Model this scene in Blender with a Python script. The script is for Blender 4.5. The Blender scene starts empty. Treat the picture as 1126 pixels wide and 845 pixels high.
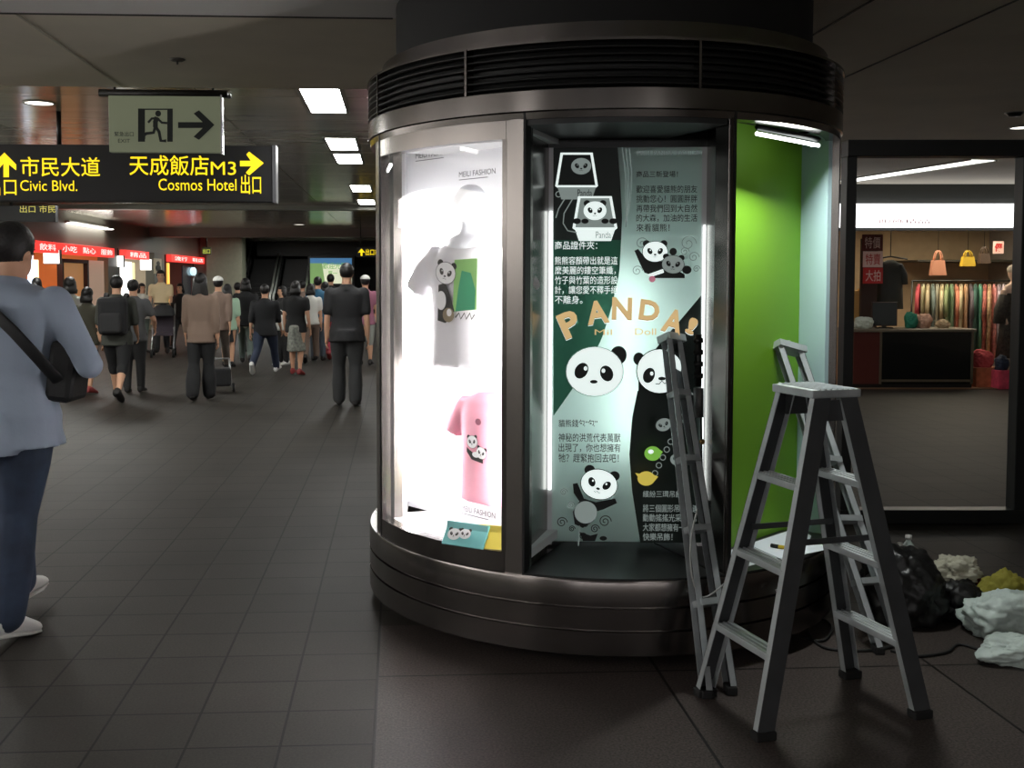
import bpy, bmesh, math, random
from mathutils import Vector, Matrix, Euler

random.seed(7)
R = math.radians
PI = math.pi
C = bpy.context.scene.collection

# ------------------------------------------------------------------ camera, world, exposure
FPX, PXC, PYC, TILT, CAMH = 1150.0, 500.0, 366.0, R(3.0), 1.5
cam_d = bpy.data.cameras.new('camera')
cam = bpy.data.objects.new('camera', cam_d)
C.objects.link(cam)
bpy.context.scene.camera = cam
cam.location = (0, 0, CAMH)
cam.rotation_euler = (R(90) - TILT, 0, 0)
cam_d.sensor_width = 36.0
cam_d.lens = FPX / 1126 * 36.0
cam_d.shift_x = (563 - PXC) / 1126
cam_d.shift_y = -(422.5 - PYC) / 1126
cam_d.clip_start = 0.05
cam_d.clip_end = 200

wd = bpy.data.worlds.new('world')
bpy.context.scene.world = wd
wd.use_nodes = True
wd.node_tree.nodes['Background'].inputs[0].default_value = (0.5, 0.55, 0.5, 1)
wd.node_tree.nodes['Background'].inputs[1].default_value = 0.02
vs = bpy.context.scene.view_settings
vs.view_transform = 'Standard'
vs.look = 'None'
vs.gamma = 1.0
vs.use_curve_mapping = False
vs.exposure = 0.0

# lamp strengths, all in one place
L_TROFFER = 36.0       # ceiling light panels along the passage
L_NEAR = 15.0          # added unseen light panels above the foreground, behind the viewer
L_BAY = 62.0          # tubes in the lit display bay
L_POSTER = 14.0        # tubes behind the poster
L_GREEN = 24.0        # tube of the open green bay
L_FASCIA = 2.2        # white lit shop signs, and the light box added at left
L_SHOP = 12.0

ANG = math.atan(62 / 1150)       # the passage runs slightly left of the viewing axis
CA, SA = math.cos(ANG), math.sin(ANG)
def K(v, u, z=0.0):              # passage coordinates -> world
    return Vector((v * CA - u * SA, v * SA + u * CA, z))
def toK(p):
    return (p[0] * CA + p[1] * SA, -p[0] * SA + p[1] * CA)

def ray(px, py):
    cx, cy = (px - PXC) / FPX, -(py - PYC) / FPX
    return Vector((cx, math.cos(TILT) + cy * math.sin(TILT), -math.sin(TILT) + cy * math.cos(TILT)))
def at_z(px, py, z=0.0):
    d = ray(px, py); k = (z - CAMH) / d.z
    return Vector((0, 0, CAMH)) + d * k
def at_y(px, py, y):
    d = ray(px, py); k = y / d.y
    return Vector((0, 0, CAMH)) + d * k

# ------------------------------------------------------------------ materials
def lin(c):
    c = c / 255.0
    return c / 12.92 if c <= 0.04045 else ((c + 0.055) / 1.055) ** 2.4
def rgb(r, g, b): return (lin(r), lin(g), lin(b), 1)

MATS = {}
def mat(name, col, rough=0.6, metal=0.0, emit=0.0, ecol=None, var=0.0, vscale=8.0, bump=0.0, bscale=40.0, spec=0.5, stretch=None):
    if name in MATS: return MATS[name]
    m = bpy.data.materials.new(name); m.use_nodes = True
    nt = m.node_tree; b = nt.nodes['Principled BSDF']
    b.inputs['Base Color'].default_value = col
    b.inputs['Roughness'].default_value = rough
    b.inputs['Metallic'].default_value = metal
    b.inputs['Specular IOR Level'].default_value = spec
    if emit:
        b.inputs['Emission Color'].default_value = ecol or col
        b.inputs['Emission Strength'].default_value = emit
    if var or bump:
        tc = nt.nodes.new('ShaderNodeTexCoord'); mp = nt.nodes.new('ShaderNodeMapping')
        nt.links.new(tc.outputs['Object'], mp.inputs['Vector'])
        if stretch: mp.inputs['Scale'].default_value = stretch
        if var:
            n = nt.nodes.new('ShaderNodeTexNoise'); n.inputs['Scale'].default_value = vscale; n.inputs['Detail'].default_value = 5
            nt.links.new(mp.outputs[0], n.inputs['Vector'])
            r = nt.nodes.new('ShaderNodeValToRGB')
            e = r.color_ramp.elements
            e[0].position = 0.3; e[1].position = 0.7
            e[0].color = tuple(max(0, c * (1 - var)) for c in col[:3]) + (1,)
            e[1].color = tuple(min(1, c * (1 + var)) for c in col[:3]) + (1,)
            nt.links.new(n.outputs['Fac'], r.inputs[0]); nt.links.new(r.outputs[0], b.inputs['Base Color'])
        if bump:
            n2 = nt.nodes.new('ShaderNodeTexNoise'); n2.inputs['Scale'].default_value = bscale; n2.inputs['Detail'].default_value = 4
            nt.links.new(mp.outputs[0], n2.inputs['Vector'])
            bp = nt.nodes.new('ShaderNodeBump'); bp.inputs['Strength'].default_value = bump; bp.inputs['Distance'].default_value = 0.01
            nt.links.new(n2.outputs['Fac'], bp.inputs['Height']); nt.links.new(bp.outputs[0], b.inputs['Normal'])
    MATS[name] = m
    return m

def emat(name, col, strength):
    if name in MATS: return MATS[name]
    m = bpy.data.materials.new(name); m.use_nodes = True
    b = m.node_tree.nodes['Principled BSDF']
    b.inputs['Base Color'].default_value = (col[0] * .5, col[1] * .5, col[2] * .5, 1)
    b.inputs['Emission Color'].default_value = col
    b.inputs['Emission Strength'].default_value = strength
    MATS[name] = m
    return m

def glass_mat(name, tint=(1, 1, 1, 1), rough=0.0, refl=1.0):
    if name in MATS: return MATS[name]
    m = bpy.data.materials.new(name); m.use_nodes = True
    nt = m.node_tree; nt.nodes.remove(nt.nodes['Principled BSDF'])
    out = nt.nodes['Material Output']
    t = nt.nodes.new('ShaderNodeBsdfTransparent'); t.inputs[0].default_value = tint
    g = nt.nodes.new('ShaderNodeBsdfGlossy'); g.inputs['Roughness'].default_value = rough
    f = nt.nodes.new('ShaderNodeLayerWeight'); f.inputs['Blend'].default_value = .5
    pw = nt.nodes.new('ShaderNodeMath'); pw.operation = 'POWER'; pw.inputs[1].default_value = 5
    nt.links.new(f.outputs['Facing'], pw.inputs[0])
    mu = nt.nodes.new('ShaderNodeMath'); mu.operation = 'MULTIPLY_ADD'; mu.inputs[1].default_value = .75 * refl; mu.inputs[2].default_value = .03 * refl
    mx = nt.nodes.new('ShaderNodeMixShader')
    nt.links.new(pw.outputs[0], mu.inputs[0]); nt.links.new(mu.outputs[0], mx.inputs[0])
    nt.links.new(t.outputs[0], mx.inputs[1]); nt.links.new(g.outputs[0], mx.inputs[2])
    nt.links.new(mx.outputs[0], out.inputs['Surface'])
    MATS[name] = m
    return m

def translucent_mat(name, col, trans=0.7):
    if name in MATS: return MATS[name]
    m = bpy.data.materials.new(name); m.use_nodes = True
    nt = m.node_tree; nt.nodes.remove(nt.nodes['Principled BSDF'])
    out = nt.nodes['Material Output']
    d = nt.nodes.new('ShaderNodeBsdfDiffuse'); d.inputs[0].default_value = col
    t = nt.nodes.new('ShaderNodeBsdfTranslucent'); t.inputs[0].default_value = col
    mx = nt.nodes.new('ShaderNodeMixShader'); mx.inputs[0].default_value = trans
    nt.links.new(d.outputs[0], mx.inputs[1]); nt.links.new(t.outputs[0], mx.inputs[2])
    nt.links.new(mx.outputs[0], out.inputs['Surface'])
    MATS[name] = m
    return m

def floor_mat(name, col, mortar, bw, bh, offv, offu, msize, rough, bump=.3, speck=0.25, offset=0.0):
    m = bpy.data.materials.new(name); m.use_nodes = True
    nt = m.node_tree; b = nt.nodes['Principled BSDF']
    tc = nt.nodes.new('ShaderNodeTexCoord'); mp = nt.nodes.new('ShaderNodeMapping')
    mp.inputs['Location'].default_value = (-offv, -offu, 0)
    nt.links.new(tc.outputs['Object'], mp.inputs['Vector'])
    br = nt.nodes.new('ShaderNodeTexBrick')
    br.offset = offset; br.squash = 1.0
    br.inputs['Scale'].default_value = 1.0
    br.inputs['Brick Width'].default_value = bw; br.inputs['Row Height'].default_value = bh
    br.inputs['Mortar Size'].default_value = msize; br.inputs['Mortar Smooth'].default_value = 0.2
    br.inputs['Color1'].default_value = col; br.inputs['Color2'].default_value = tuple(c * .86 for c in col[:3]) + (1,)
    br.inputs['Mortar'].default_value = mortar
    nt.links.new(mp.outputs[0], br.inputs['Vector'])
    n = nt.nodes.new('ShaderNodeTexNoise'); n.inputs['Scale'].default_value = 120; n.inputs['Detail'].default_value = 3
    n2 = nt.nodes.new('ShaderNodeTexNoise'); n2.inputs['Scale'].default_value = 1.3; n2.inputs['Detail'].default_value = 4
    nt.links.new(tc.outputs['Object'], n.inputs['Vector']); nt.links.new(tc.outputs['Object'], n2.inputs['Vector'])
    mr = nt.nodes.new('ShaderNodeMapRange'); mr.inputs['From Min'].default_value = .3; mr.inputs['From Max'].default_value = .7
    mr.inputs['To Min'].default_value = 1 - speck; mr.inputs['To Max'].default_value = 1 + speck
    nt.links.new(n.outputs['Fac'], mr.inputs[0])
    mr2 = nt.nodes.new('ShaderNodeMapRange'); mr2.inputs['From Min'].default_value = .3; mr2.inputs['From Max'].default_value = .7
    mr2.inputs['To Min'].default_value = .8; mr2.inputs['To Max'].default_value = 1.15
    nt.links.new(n2.outputs['Fac'], mr2.inputs[0])
    mu = nt.nodes.new('ShaderNodeMath'); mu.operation = 'MULTIPLY'
    nt.links.new(mr.outputs[0], mu.inputs[0]); nt.links.new(mr2.outputs[0], mu.inputs[1])
    vm = nt.nodes.new('ShaderNodeVectorMath'); vm.operation = 'SCALE'
    nt.links.new(br.outputs['Color'], vm.inputs[0]); nt.links.new(mu.outputs[0], vm.inputs['Scale'])
    nt.links.new(vm.outputs[0], b.inputs['Base Color'])
    b.inputs['Roughness'].default_value = rough; b.inputs['Specular IOR Level'].default_value = .12
    bp = nt.nodes.new('ShaderNodeBump'); bp.inputs['Strength'].default_value = bump; bp.inputs['Distance'].default_value = 0.003
    inv = nt.nodes.new('ShaderNodeMath'); inv.operation = 'SUBTRACT'; inv.inputs[0].default_value = 1.0
    nt.links.new(br.outputs['Fac'], inv.inputs[1]); nt.links.new(inv.outputs[0], bp.inputs['Height'])
    nt.links.new(bp.outputs[0], b.inputs['Normal'])
    MATS[name] = m
    return m

# ------------------------------------------------------------------ mesh builder
class MB:
    def __init__(s): s.v = []; s.f = []; s.mi = []; s.sm = []; s.mats = []
    def slot(s, m):
        if m is None: return 0
        if m not in s.mats: s.mats.append(m)
        return s.mats.index(m)
    def add(s, vs, fs, m=None, smooth=False, M=None):
        o = len(s.v); k = s.slot(m)
        for p in vs:
            p = Vector(p)
            s.v.append(tuple(M @ p if M else p))
        for f in fs:
            s.f.append(tuple(i + o for i in f)); s.mi.append(k); s.sm.append(smooth)
        return s
    def box(s, c, d, m=None, M=None, bev=0.0):
        x, y, z = (e / 2 for e in d)
        if bev <= 0:
            vs = [(c[0] + a * x, c[1] + b * y, c[2] + e * z) for a in (-1, 1) for b in (-1, 1) for e in (-1, 1)]
            fs = [(0, 1, 3, 2), (4, 6, 7, 5), (0, 4, 5, 1), (2, 3, 7, 6), (0, 2, 6, 4), (1, 5, 7, 3)]
            return s.add(vs, fs, m, False, M)
        bm = bmesh.new(); bmesh.ops.create_cube(bm, size=1)
        for v in bm.verts: v.co = Vector((v.co.x * d[0], v.co.y * d[1], v.co.z * d[2]))
        bmesh.ops.bevel(bm, geom=list(bm.edges), offset=bev, segments=2, profile=.5, affect='EDGES')
        return s.bm(bm, m, Matrix.Translation(c) if M is None else M @ Matrix.Translation(c), False)
    def bm(s, bm, m=None, M=None, smooth=True):
        bm.verts.index_update()
        s.add([v.co[:] for v in bm.verts], [tuple(v.index for v in f.verts) for f in bm.faces], m, smooth, M)
        bm.free(); return s
    def bb(s, lo, hi, m=None, M=None, bev=0.0):
        return s.box([(a + b) / 2 for a, b in zip(lo, hi)], [abs(b - a) for a, b in zip(lo, hi)], m, M, bev)
    def tube(s, pts, rad, m=None, n=10, M=None, flat=1.0, smooth=True, up=None):
        pts = [Vector(p) for p in pts]
        if not isinstance(rad, (list, tuple)): rad = [rad] * len(pts)
        vs = []; fs = []
        prev = None
        for i, p in enumerate(pts):
            a = pts[max(0, i - 1)]; b = pts[min(len(pts) - 1, i + 1)]
            t = (b - a).normalized()
            if prev is None:
                ref = Vector(up) if up else (Vector((0, 0, 1)) if abs(t.z) < .9 else Vector((1, 0, 0)))
                n1 = t.cross(ref).normalized()
            else:
                n1 = (prev - t * prev.dot(t)).normalized()
            prev = n1
            n2 = t.cross(n1)
            r = rad[i]
            rx, ry = (r, r * flat) if not isinstance(r, (list, tuple)) else r
            for k in range(n):
                w = 2 * PI * k / n
                vs.append(p + n1 * (math.cos(w) * rx) + n2 * (math.sin(w) * ry))
        for i in range(len(pts) - 1):
            for k in range(n):
                a = i * n + k; b = i * n + (k + 1) % n
                fs.append((a, b, b + n, a + n))
        fs.append(tuple(range(n - 1, -1, -1))); e = (len(pts) - 1) * n
        fs.append(tuple(range(e, e + n)))
        return s.add(vs, fs, m, smooth, M)
    def lathe(s, prof, m=None, n=48, M=None, a0=0.0, a1=2 * PI, smooth=True):
        full = abs(a1 - a0 - 2 * PI) < 1e-6
        k = n if full else n + 1
        vs = []; fs = []
        for (r, z) in prof:
            for i in range(k):
                w = a0 + (a1 - a0) * i / n
                vs.append((r * math.sin(w), -r * math.cos(w), z))
        for j in range(len(prof) - 1):
            for i in range(n):
                a = j * k + i; b = j * k + (i + 1) % k
                fs.append((a, b, b + k, a + k))
        return s.add(vs, fs, m, smooth, M)
    def arc(s, r0, r1, t0, t1, z0, z1, m=None, n=16, M=None):   # solid ring sector, angles from the front (-y), in degrees
        vs = []; fs = []
        for i in range(n + 1):
            w = R(t0 + (t1 - t0) * i / n)
            for (r, z) in ((r0, z0), (r1, z0), (r1, z1), (r0, z1)):
                vs.append((r * math.sin(w), -r * math.cos(w), z))
        for i in range(n):
            a = i * 4
            for k in range(4): fs.append((a + k, a + (k + 1) % 4, a + 4 + (k + 1) % 4, a + 4 + k))
        fs.append((0, 3, 2, 1)); e = n * 4; fs.append((e, e + 1, e + 2, e + 3))
        return s.add(vs, fs, m, False, M)
    def prism(s, pts, y0, y1, m=None, M=None):                 # 2D outline (x,z) extruded along y
        n = len(pts)
        vs = [(p[0], y0, p[1]) for p in pts] + [(p[0], y1, p[1]) for p in pts]
        fs = [tuple(range(n)), tuple(range(2 * n - 1, n - 1, -1))]
        for i in range(n): fs.append((i, (i + 1) % n, n + (i + 1) % n, n + i))
        return s.add(vs, fs, m, False, M)
    def ell(s, c, r, m=None, M=None, seg=16, rings=10, rot=None, smooth=True):
        vs = []; fs = []
        E = Euler(rot).to_matrix() if rot else None
        for j in range(rings + 1):
            ph = PI * j / rings
            for i in range(seg):
                w = 2 * PI * i / seg
                p = Vector((r[0] * math.sin(ph) * math.cos(w), r[1] * math.sin(ph) * math.sin(w), r[2] * math.cos(ph)))
                if E: p = E @ p
                vs.append(p + Vector(c))
        for j in range(rings):
            for i in range(seg):
                a = j * seg + i; b = j * seg + (i + 1) % seg
                fs.append((a, a + seg, b + seg, b))
        o = len(s.v)
        return s.add(vs, fs, m, smooth, M)
    def build(s, name, m=None, parent=None, loc=None, rot=None):
        me = bpy.data.meshes.new(name)
        me.from_pydata(s.v, [], s.f); me.update()
        if m is not None and not s.mats: s.mats = [m]
        for q in s.mats: me.materials.append(q)
        if s.mats:
            me.polygons.foreach_set('material_index', s.mi)
        me.polygons.foreach_set('use_smooth', s.sm)
        bm = bmesh.new(); bm.from_mesh(me)
        bmesh.ops.remove_doubles(bm, verts=bm.verts, dist=1e-5)
        bmesh.ops.recalc_face_normals(bm, faces=bm.faces)
        bm.to_mesh(me); bm.free()
        o = bpy.data.objects.new(name, me); C.objects.link(o)
        if parent: o.parent = parent
        if loc is not None: o.location = loc
        if rot is not None: o.rotation_euler = (0, 0, rot) if not isinstance(rot, (tuple, list, Euler)) else rot
        return o

def smooth_angle(o, deg=35):
    me = o.data
    me.polygons.foreach_set('use_smooth', [True] * len(me.polygons))
    try: me.set_sharp_from_angle(angle=R(deg))
    except Exception: pass
    return o
def tag(o, label, cat, group=None):
    o['label'] = label; o['category'] = cat
    if group: o['group'] = group
    return o
def thing(name, label, cat, loc=(0, 0, 0), rot=0.0, group=None):
    o = bpy.data.objects.new(name, None); C.objects.link(o)
    o.empty_display_size = .1
    o.location = loc; o.rotation_euler = (0, 0, rot)
    return tag(o, label, cat, group)
def struct(o):
    o['kind'] = 'structure'; return o
def dup(root, loc, rot, label=None, group=None):
    r = root.copy(); C.objects.link(r); r.location = loc; r.rotation_euler = (0, 0, rot)
    if label: r['label'] = label
    if group: r['group'] = group
    for ch in list(root.children):
        c = ch.copy(); C.objects.link(c); c.parent = r
        for g in ch.children:
            d = g.copy(); C.objects.link(d); d.parent = c
    return r

_txt = {}
def text_geo(body, bold=0.0):
    if all(ord(c) < 256 for c in body) and len(body) > 1: bold = 0.0
    elif len(body) > 1: bold = min(bold, .005)
    key = (body, bold)
    if key in _txt: return _txt[key]
    cu = bpy.data.curves.new('t', 'FONT'); cu.body = body; cu.size = 1.0; cu.resolution_u = 3
    cu.offset = bold
    o = bpy.data.objects.new('t', cu); C.objects.link(o)
    dg = bpy.context.evaluated_depsgraph_get(); dg.update()
    me = bpy.data.meshes.new_from_object(o.evaluated_get(dg))
    vs = [tuple(v.co) for v in me.vertices]; fs = [tuple(p.vertices) for p in me.polygons]
    bpy.data.objects.remove(o); bpy.data.curves.remove(cu); bpy.data.meshes.remove(me)
    _txt[key] = (vs, fs)
    return vs, fs
def fit_text(mb, body, x0, z0, x1, z1, y, m=None, M=None, bold=0.0):   # text stretched into a rectangle on the plane y, read from -y
    vs, fs = text_geo(body, bold)
    if not vs: return
    ax = min(v[0] for v in vs); bx = max(v[0] for v in vs); az = min(v[1] for v in vs); bz = max(v[1] for v in vs)
    out = [(x0 + (v[0] - ax) / max(1e-6, bx - ax) * (x1 - x0), y, z0 + (v[1] - az) / max(1e-6, bz - az) * (z1 - z0)) for v in vs]
    mb.add(out, fs, m, False, M)
# ------------------------------------------------------------------ the setting
vA = toK(at_z(409.7, 845))[0]
uA = toK(at_z(410, 780.7))[1]
U_EDGE = toK(at_z(260, 97, 2.75))[1]
ZL, ZH = 2.75, 2.90
V_STEP = 0.85
m_tile = floor_mat('floor_tile', rgb(52, 49, 45), rgb(13, 13, 12), .300, .271, vA, uA, .005, .55)
m_apron = floor_mat('floor_granite', rgb(68, 61, 58), rgb(22, 20, 19), 1.07, 1.07, vA, uA + .30, .006, .5, .2, .55)

mb = MB()
vc = [-14, vA, 6.5, 10]; uc = [-12, 4.45, 48]
for i in range(3):
    for j in range(2):
        m = m_apron if (i == 1 and j == 0) else m_tile
        mb.add([(vc[i], uc[j], 0), (vc[i + 1], uc[j], 0), (vc[i + 1], uc[j + 1], 0), (vc[i], uc[j + 1], 0)], [(0, 1, 2, 3)], m)
floor = struct(mb.build('floor', rot=ANG))

m_soffit = mat('soffit_paint', rgb(222, 214, 198), .7, var=.06, vscale=2)
m_ceil = mat('ceiling_metal', rgb(205, 202, 188), .16, .4, var=.12, vscale=1.5, bump=.12, bscale=3, stretch=(.5, 3, 1))
m_dark = mat('dark_metal', rgb(28, 28, 27), .45, .3)
m_black = mat('black_paint', rgb(14, 14, 14), .6)
m_wall = mat('wall_panel', rgb(120, 122, 112), .5, var=.05)
m_wallr = mat('wall_dim', rgb(150, 140, 130), .6, var=.05)

ceil = MB()
UJ_ = toK(at_z(200, 17, ZL))[1]
ceil.bb((-14, -12, ZL), (V_STEP, UJ_, ZL + .4), mat('soffit_white', rgb(240, 238, 236), .7))
ceil.bb((-14, UJ_, ZL), (V_STEP, U_EDGE, ZL + .4), m_soffit)
ceil.bb((V_STEP, -12, ZL), (10, 13.95, ZL + .4), m_soffit)
struct(ceil.build('ceiling', rot=ANG))
ch = MB()
# the far ceiling, metal panels across the passage with fine joints
u = U_EDGE
while u < 47:
    e = min(47, u + 1.2)
    for (a, b) in ((-14, -7.2), (-7.2, -3.6), (-3.6, -1.5), (-1.5, V_STEP)) if u < 13.9 else ((-14, -7.2), (-7.2, -3.6), (-3.6, -1.5), (-1.5, V_STEP), (V_STEP, 6), (6, 10)):
        ch.bb((a + .006, u + .006, ZH), (b - .006, e - .006, ZH + .03), m_ceil)
    u = e
ch.bb((-14, U_EDGE, ZH + .03), (10, 47, ZH + .3), m_dark)
struct(ch.build('ceiling_metal_panels', rot=ANG))
bm_ = MB(); bm_.bb((-12, 30, 2.66), (9.9, 30.6, ZH), mat('beam_brown', rgb(112, 100, 92), .4, .2)); struct(bm_.build('beam', rot=ANG))
bm_ = MB(); bm_.bb((-12, 20.5, 2.82), (9.9, 20.8, ZH), mat('beam_grey', rgb(130, 130, 120), .35, .3)); struct(bm_.build('beam', rot=ANG))

# ceiling joints
tr = MB(); vj = toK(at_z(75, 55, ZL))[0]
tr.bb((vj - .006, toK(at_z(75, 17, ZL))[1], ZL - .003), (vj + .006, U_EDGE, ZL + .01), mat('joint_light', rgb(190, 185, 170), .5)); struct(tr.build('trim_1', rot=ANG))
uj = toK(at_z(200, 17, ZL))[1]
tr = MB(); tr.bb((-9, uj - .008, ZL - .004), (toK(at_z(432, 17, ZL))[0], uj + .008, ZL + .01), mat('joint_dark', rgb(45, 43, 40), .6)); struct(tr.build('trim_2', rot=ANG))
vj = toK(at_z(1020, 44, ZL))[0]
tr = MB(); tr.bb((vj - .007, 1.0, ZL - .003), (vj + .007, 9.2, ZL + .01), MATS['joint_dark']); struct(tr.build('trim_3', rot=ANG))
vj = toK(at_z(925, 20, ZL))[0]
tr = MB(); tr.bb((vj - .007, 1.0, ZL - .003), (vj + .007, 7.2, ZL + .01), MATS['joint_dark']); struct(tr.build('trim_4', rot=ANG))

wb = MB(); wb.bb((-14, -12.2, 0), (10, -12, 3.1), m_wallr); struct(wb.build('wall_back', rot=ANG))
wf = MB(); wf.bb((-14, 47, 0), (10, 47.2, 3.2), mat('wall_far_dark', rgb(30, 30, 29), .5)); struct(wf.build('wall_far', rot=ANG))
wr = MB(); wr.bb((9.9, -12, 0), (10.1, 47, 3.2), m_wallr); struct(wr.build('wall_right', rot=ANG))

# ---- ceiling lights: recessed troffers
m_diff = emat('troffer_diffuser', (1.0, 1.0, .97, 1), L_TROFFER)
m_diffn = emat('added_lamp_diffuser_dim', (1.0, .97, .95, 1), L_NEAR)
m_frame = mat('troffer_frame', rgb(150, 150, 145), .4, .3)
def troffer(v, u, z, label, w=.32, l=1.15, m=None):
    t = thing('ceiling_light', label, 'ceiling light', K(v, u, z), ANG, 'recessed ceiling lights')
    f = MB()
    for a in (-1, 1):
        f.bb((a * w / 2 - .015, -l / 2 - .015, -.012), (a * w / 2 + .015, l / 2 + .015, .004))
        f.bb((-w / 2 - .015, a * l / 2 - .015, -.012), (w / 2 + .015, a * l / 2 + .015, .004))
    f.build('frame', m_frame, t)
    d = MB(); d.bb((-w / 2, -l / 2, -.006), (w / 2, l / 2, .002)); d.build('diffuser', m or m_diff, t)
    return t
pL = at_z(357, 111, ZH); vL = toK(pL)[0]
troffer(vL, toK(at_z(357, 110.5, ZH))[1], ZH, 'white square-looking ceiling light nearest the kiosk top, above the exit sign row')
troffer(vL, toK(at_z(376, 158, ZH))[1] , ZH, 'middle white ceiling light in the row, front half of the bright pair', l=1.0)
troffer(vL, toK(at_z(384, 174, ZH))[1] , ZH, 'middle white ceiling light in the row, rear half of the bright pair', l=1.0)
troffer(vL, toK(at_z(398, 207, ZH))[1], ZH, 'white ceiling light fourth along the row, partly behind the kiosk edge')
troffer(vL, toK(at_z(404, 222, ZH))[1], ZH, 'far white ceiling light showing right beside the kiosk edge')
# unseen lamps added to light the foreground, behind and beside the viewer
for (v, u, l) in ((-2.6, 0.6, 'added unseen ceiling lamp above the foreground on the left'), (-2.6, -3.0, 'added unseen ceiling lamp behind the viewer on the left'),
                  (2.4, -2.2, 'added unseen ceiling lamp behind the viewer on the right'), (-5.6, 2.5, 'added unseen ceiling lamp far left of the foreground')):
    troffer(v, u, ZL, l, .4, 1.2, m_diffn)
for (v, u, l) in ((-4.2, 9.5, 'added ceiling lamp left of frame over the passage'), (-4.2, 15, 'added hidden ceiling lamp over the crowd'), (2.6, 16.5, 'added ceiling lamp out of sight behind the kiosk'), (1.6, 24, 'far added ceiling lamp hidden behind the kiosk'), (-5, 32.5, 'added ceiling lamp hidden just beyond the brown beam on the left'), (-2, 32.5, 'added ceiling lamp hidden just beyond the brown beam in the middle'), (-4.0, 35.8, 'added hidden ceiling lamp in front of the dark escalators'), (-5.8, 17.5, 'added ceiling lamp hidden behind the long black sign'), (-6, 11, 'added ceiling lamp out of view left of the long black sign')):
    troffer(v, u, ZH, l, .4, 1.3, emat('added_lamp_diffuser', (1, 1, .96, 1), L_TROFFER * 1.5))  # hidden lamps added to brighten the far ceiling, walls and escalators

def downlight(p, r, label, on=3.0):
    t = thing('downlight', label, 'downlight', p, 0, 'round recessed downlights')
    g = MB(); g.lathe([(r * 1.15, .004), (r * 1.15, -.008), (r, -.008), (r, .004)], n=24); g.build('ring', m_frame, t)
    d = MB(); d.lathe([(0, -.003), (r, -.003), (r, .004), (0, .004)], n=24); d.build('lens', emat('downlight_lens%g' % on, (1, .95, .85, 1), on), t)
downlight(at_z(43, 113, ZH), .11, 'round glowing downlight above the yellow lettered sign, far left')
downlight(at_z(329, 247, ZH), .14, 'small round downlight in the far ceiling right of centre of passage', 2)
downlight(at_z(234, 257.5, ZH), .14, 'small round downlight in the far ceiling above the grey pillar', 2)
downlight(at_z(340, 257, ZH), .12, 'dim little downlight near the brown beam', 1)
downlight(at_z(1124, 140, ZL), .09, 'downlight at the right picture edge above the dark header', 3)
sp = thing('sprinkler', 'small flat grey sprinkler cover on the plain ceiling', 'sprinkler', at_z(195, 65, ZL))
g = MB(); g.lathe([(0, -.012), (.03, -.012), (.045, -.004), (.045, .002), (0, .002)], n=20); g.build('cover', mat('sprinkler_grey', rgb(80, 76, 70), .5), sp)
g = MB(); g.tube([(0, 0, -.012), (0, 0, -.03)], .006); g.build('pin', MATS['sprinkler_grey'], sp)
sp = thing('ceiling_sensor', 'dark round sensor on the ceiling at the right edge', 'sensor', at_z(1116, 124, ZL))
g = MB(); g.lathe([(0, -.03), (.04, -.028), (.06, 0.0), (.06, .004), (0, .004)], n=20); g.build('dome', m_dark, sp)
g = MB(); g.lathe([(.06, -.004), (.075, -.004), (.075, .003), (.06, .003)], n=20); g.build('collar', m_frame, sp)

# slim strip lamp set across the ceiling behind the glass screen
p, q = at_z(930, 199, ZL), at_z(1080, 176, ZL); c_ = (p + q) / 2; d_ = q - p
t = thing('ceiling_light', 'slim white ceiling strip light seen through the glass screen at right', 'ceiling light', c_, math.atan2(d_.y, d_.x), 'recessed ceiling lights')
l_ = d_.length / 2
g = MB(); g.bb((-l_, -.15, -.006), (l_, .15, .002)); g.build('diffuser', emat('strip_dim', (1, 1, .95, 1), 2.0), t)
g = MB(); g.bb((-l_ - .02, -.17, -.012), (l_ + .02, -.15, .003)); g.bb((-l_ - .02, .15, -.012), (l_ + .02, .17, .003)); g.build('frame', m_frame, t)
# ------------------------------------------------------------------ the round display kiosk
KD, KPHI = 5.04, R(7.755)
KC = Vector((KD * math.sin(KPHI), KD * math.cos(KPHI), 0))
def KW(X, f, z=0.0):             # kiosk coordinates (right, towards viewer, up) -> world
    return KC + Vector((math.cos(KPHI) * X - math.sin(KPHI) * f, -math.sin(KPHI) * X - math.cos(KPHI) * f, z))
KM = Matrix.Translation(KC) @ Matrix.Rotation(-KPHI, 4, 'Z')
KR = 1.075
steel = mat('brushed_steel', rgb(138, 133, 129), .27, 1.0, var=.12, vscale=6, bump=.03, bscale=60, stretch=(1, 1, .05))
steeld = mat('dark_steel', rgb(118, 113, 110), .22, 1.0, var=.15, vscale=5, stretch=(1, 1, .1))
charcoal = mat('charcoal_panel', rgb(40, 42, 42), .4, .2)
white_in = mat('display_white', rgb(235, 235, 238), .5)
green_p = mat('green_panel', rgb(118, 172, 40), .55)
bluish = mat('pale_blue_panel', rgb(170, 195, 200), .5)

kiosk = thing('display_kiosk', 'round stainless steel display kiosk with curved glass bay and panda poster bay', 'display kiosk', KC, -KPHI)
g = MB(); g.lathe([(0, .0), (.93, .0), (.93, .075), (0, .075)], m_black, 64); g.build('plinth', None, kiosk)
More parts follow.
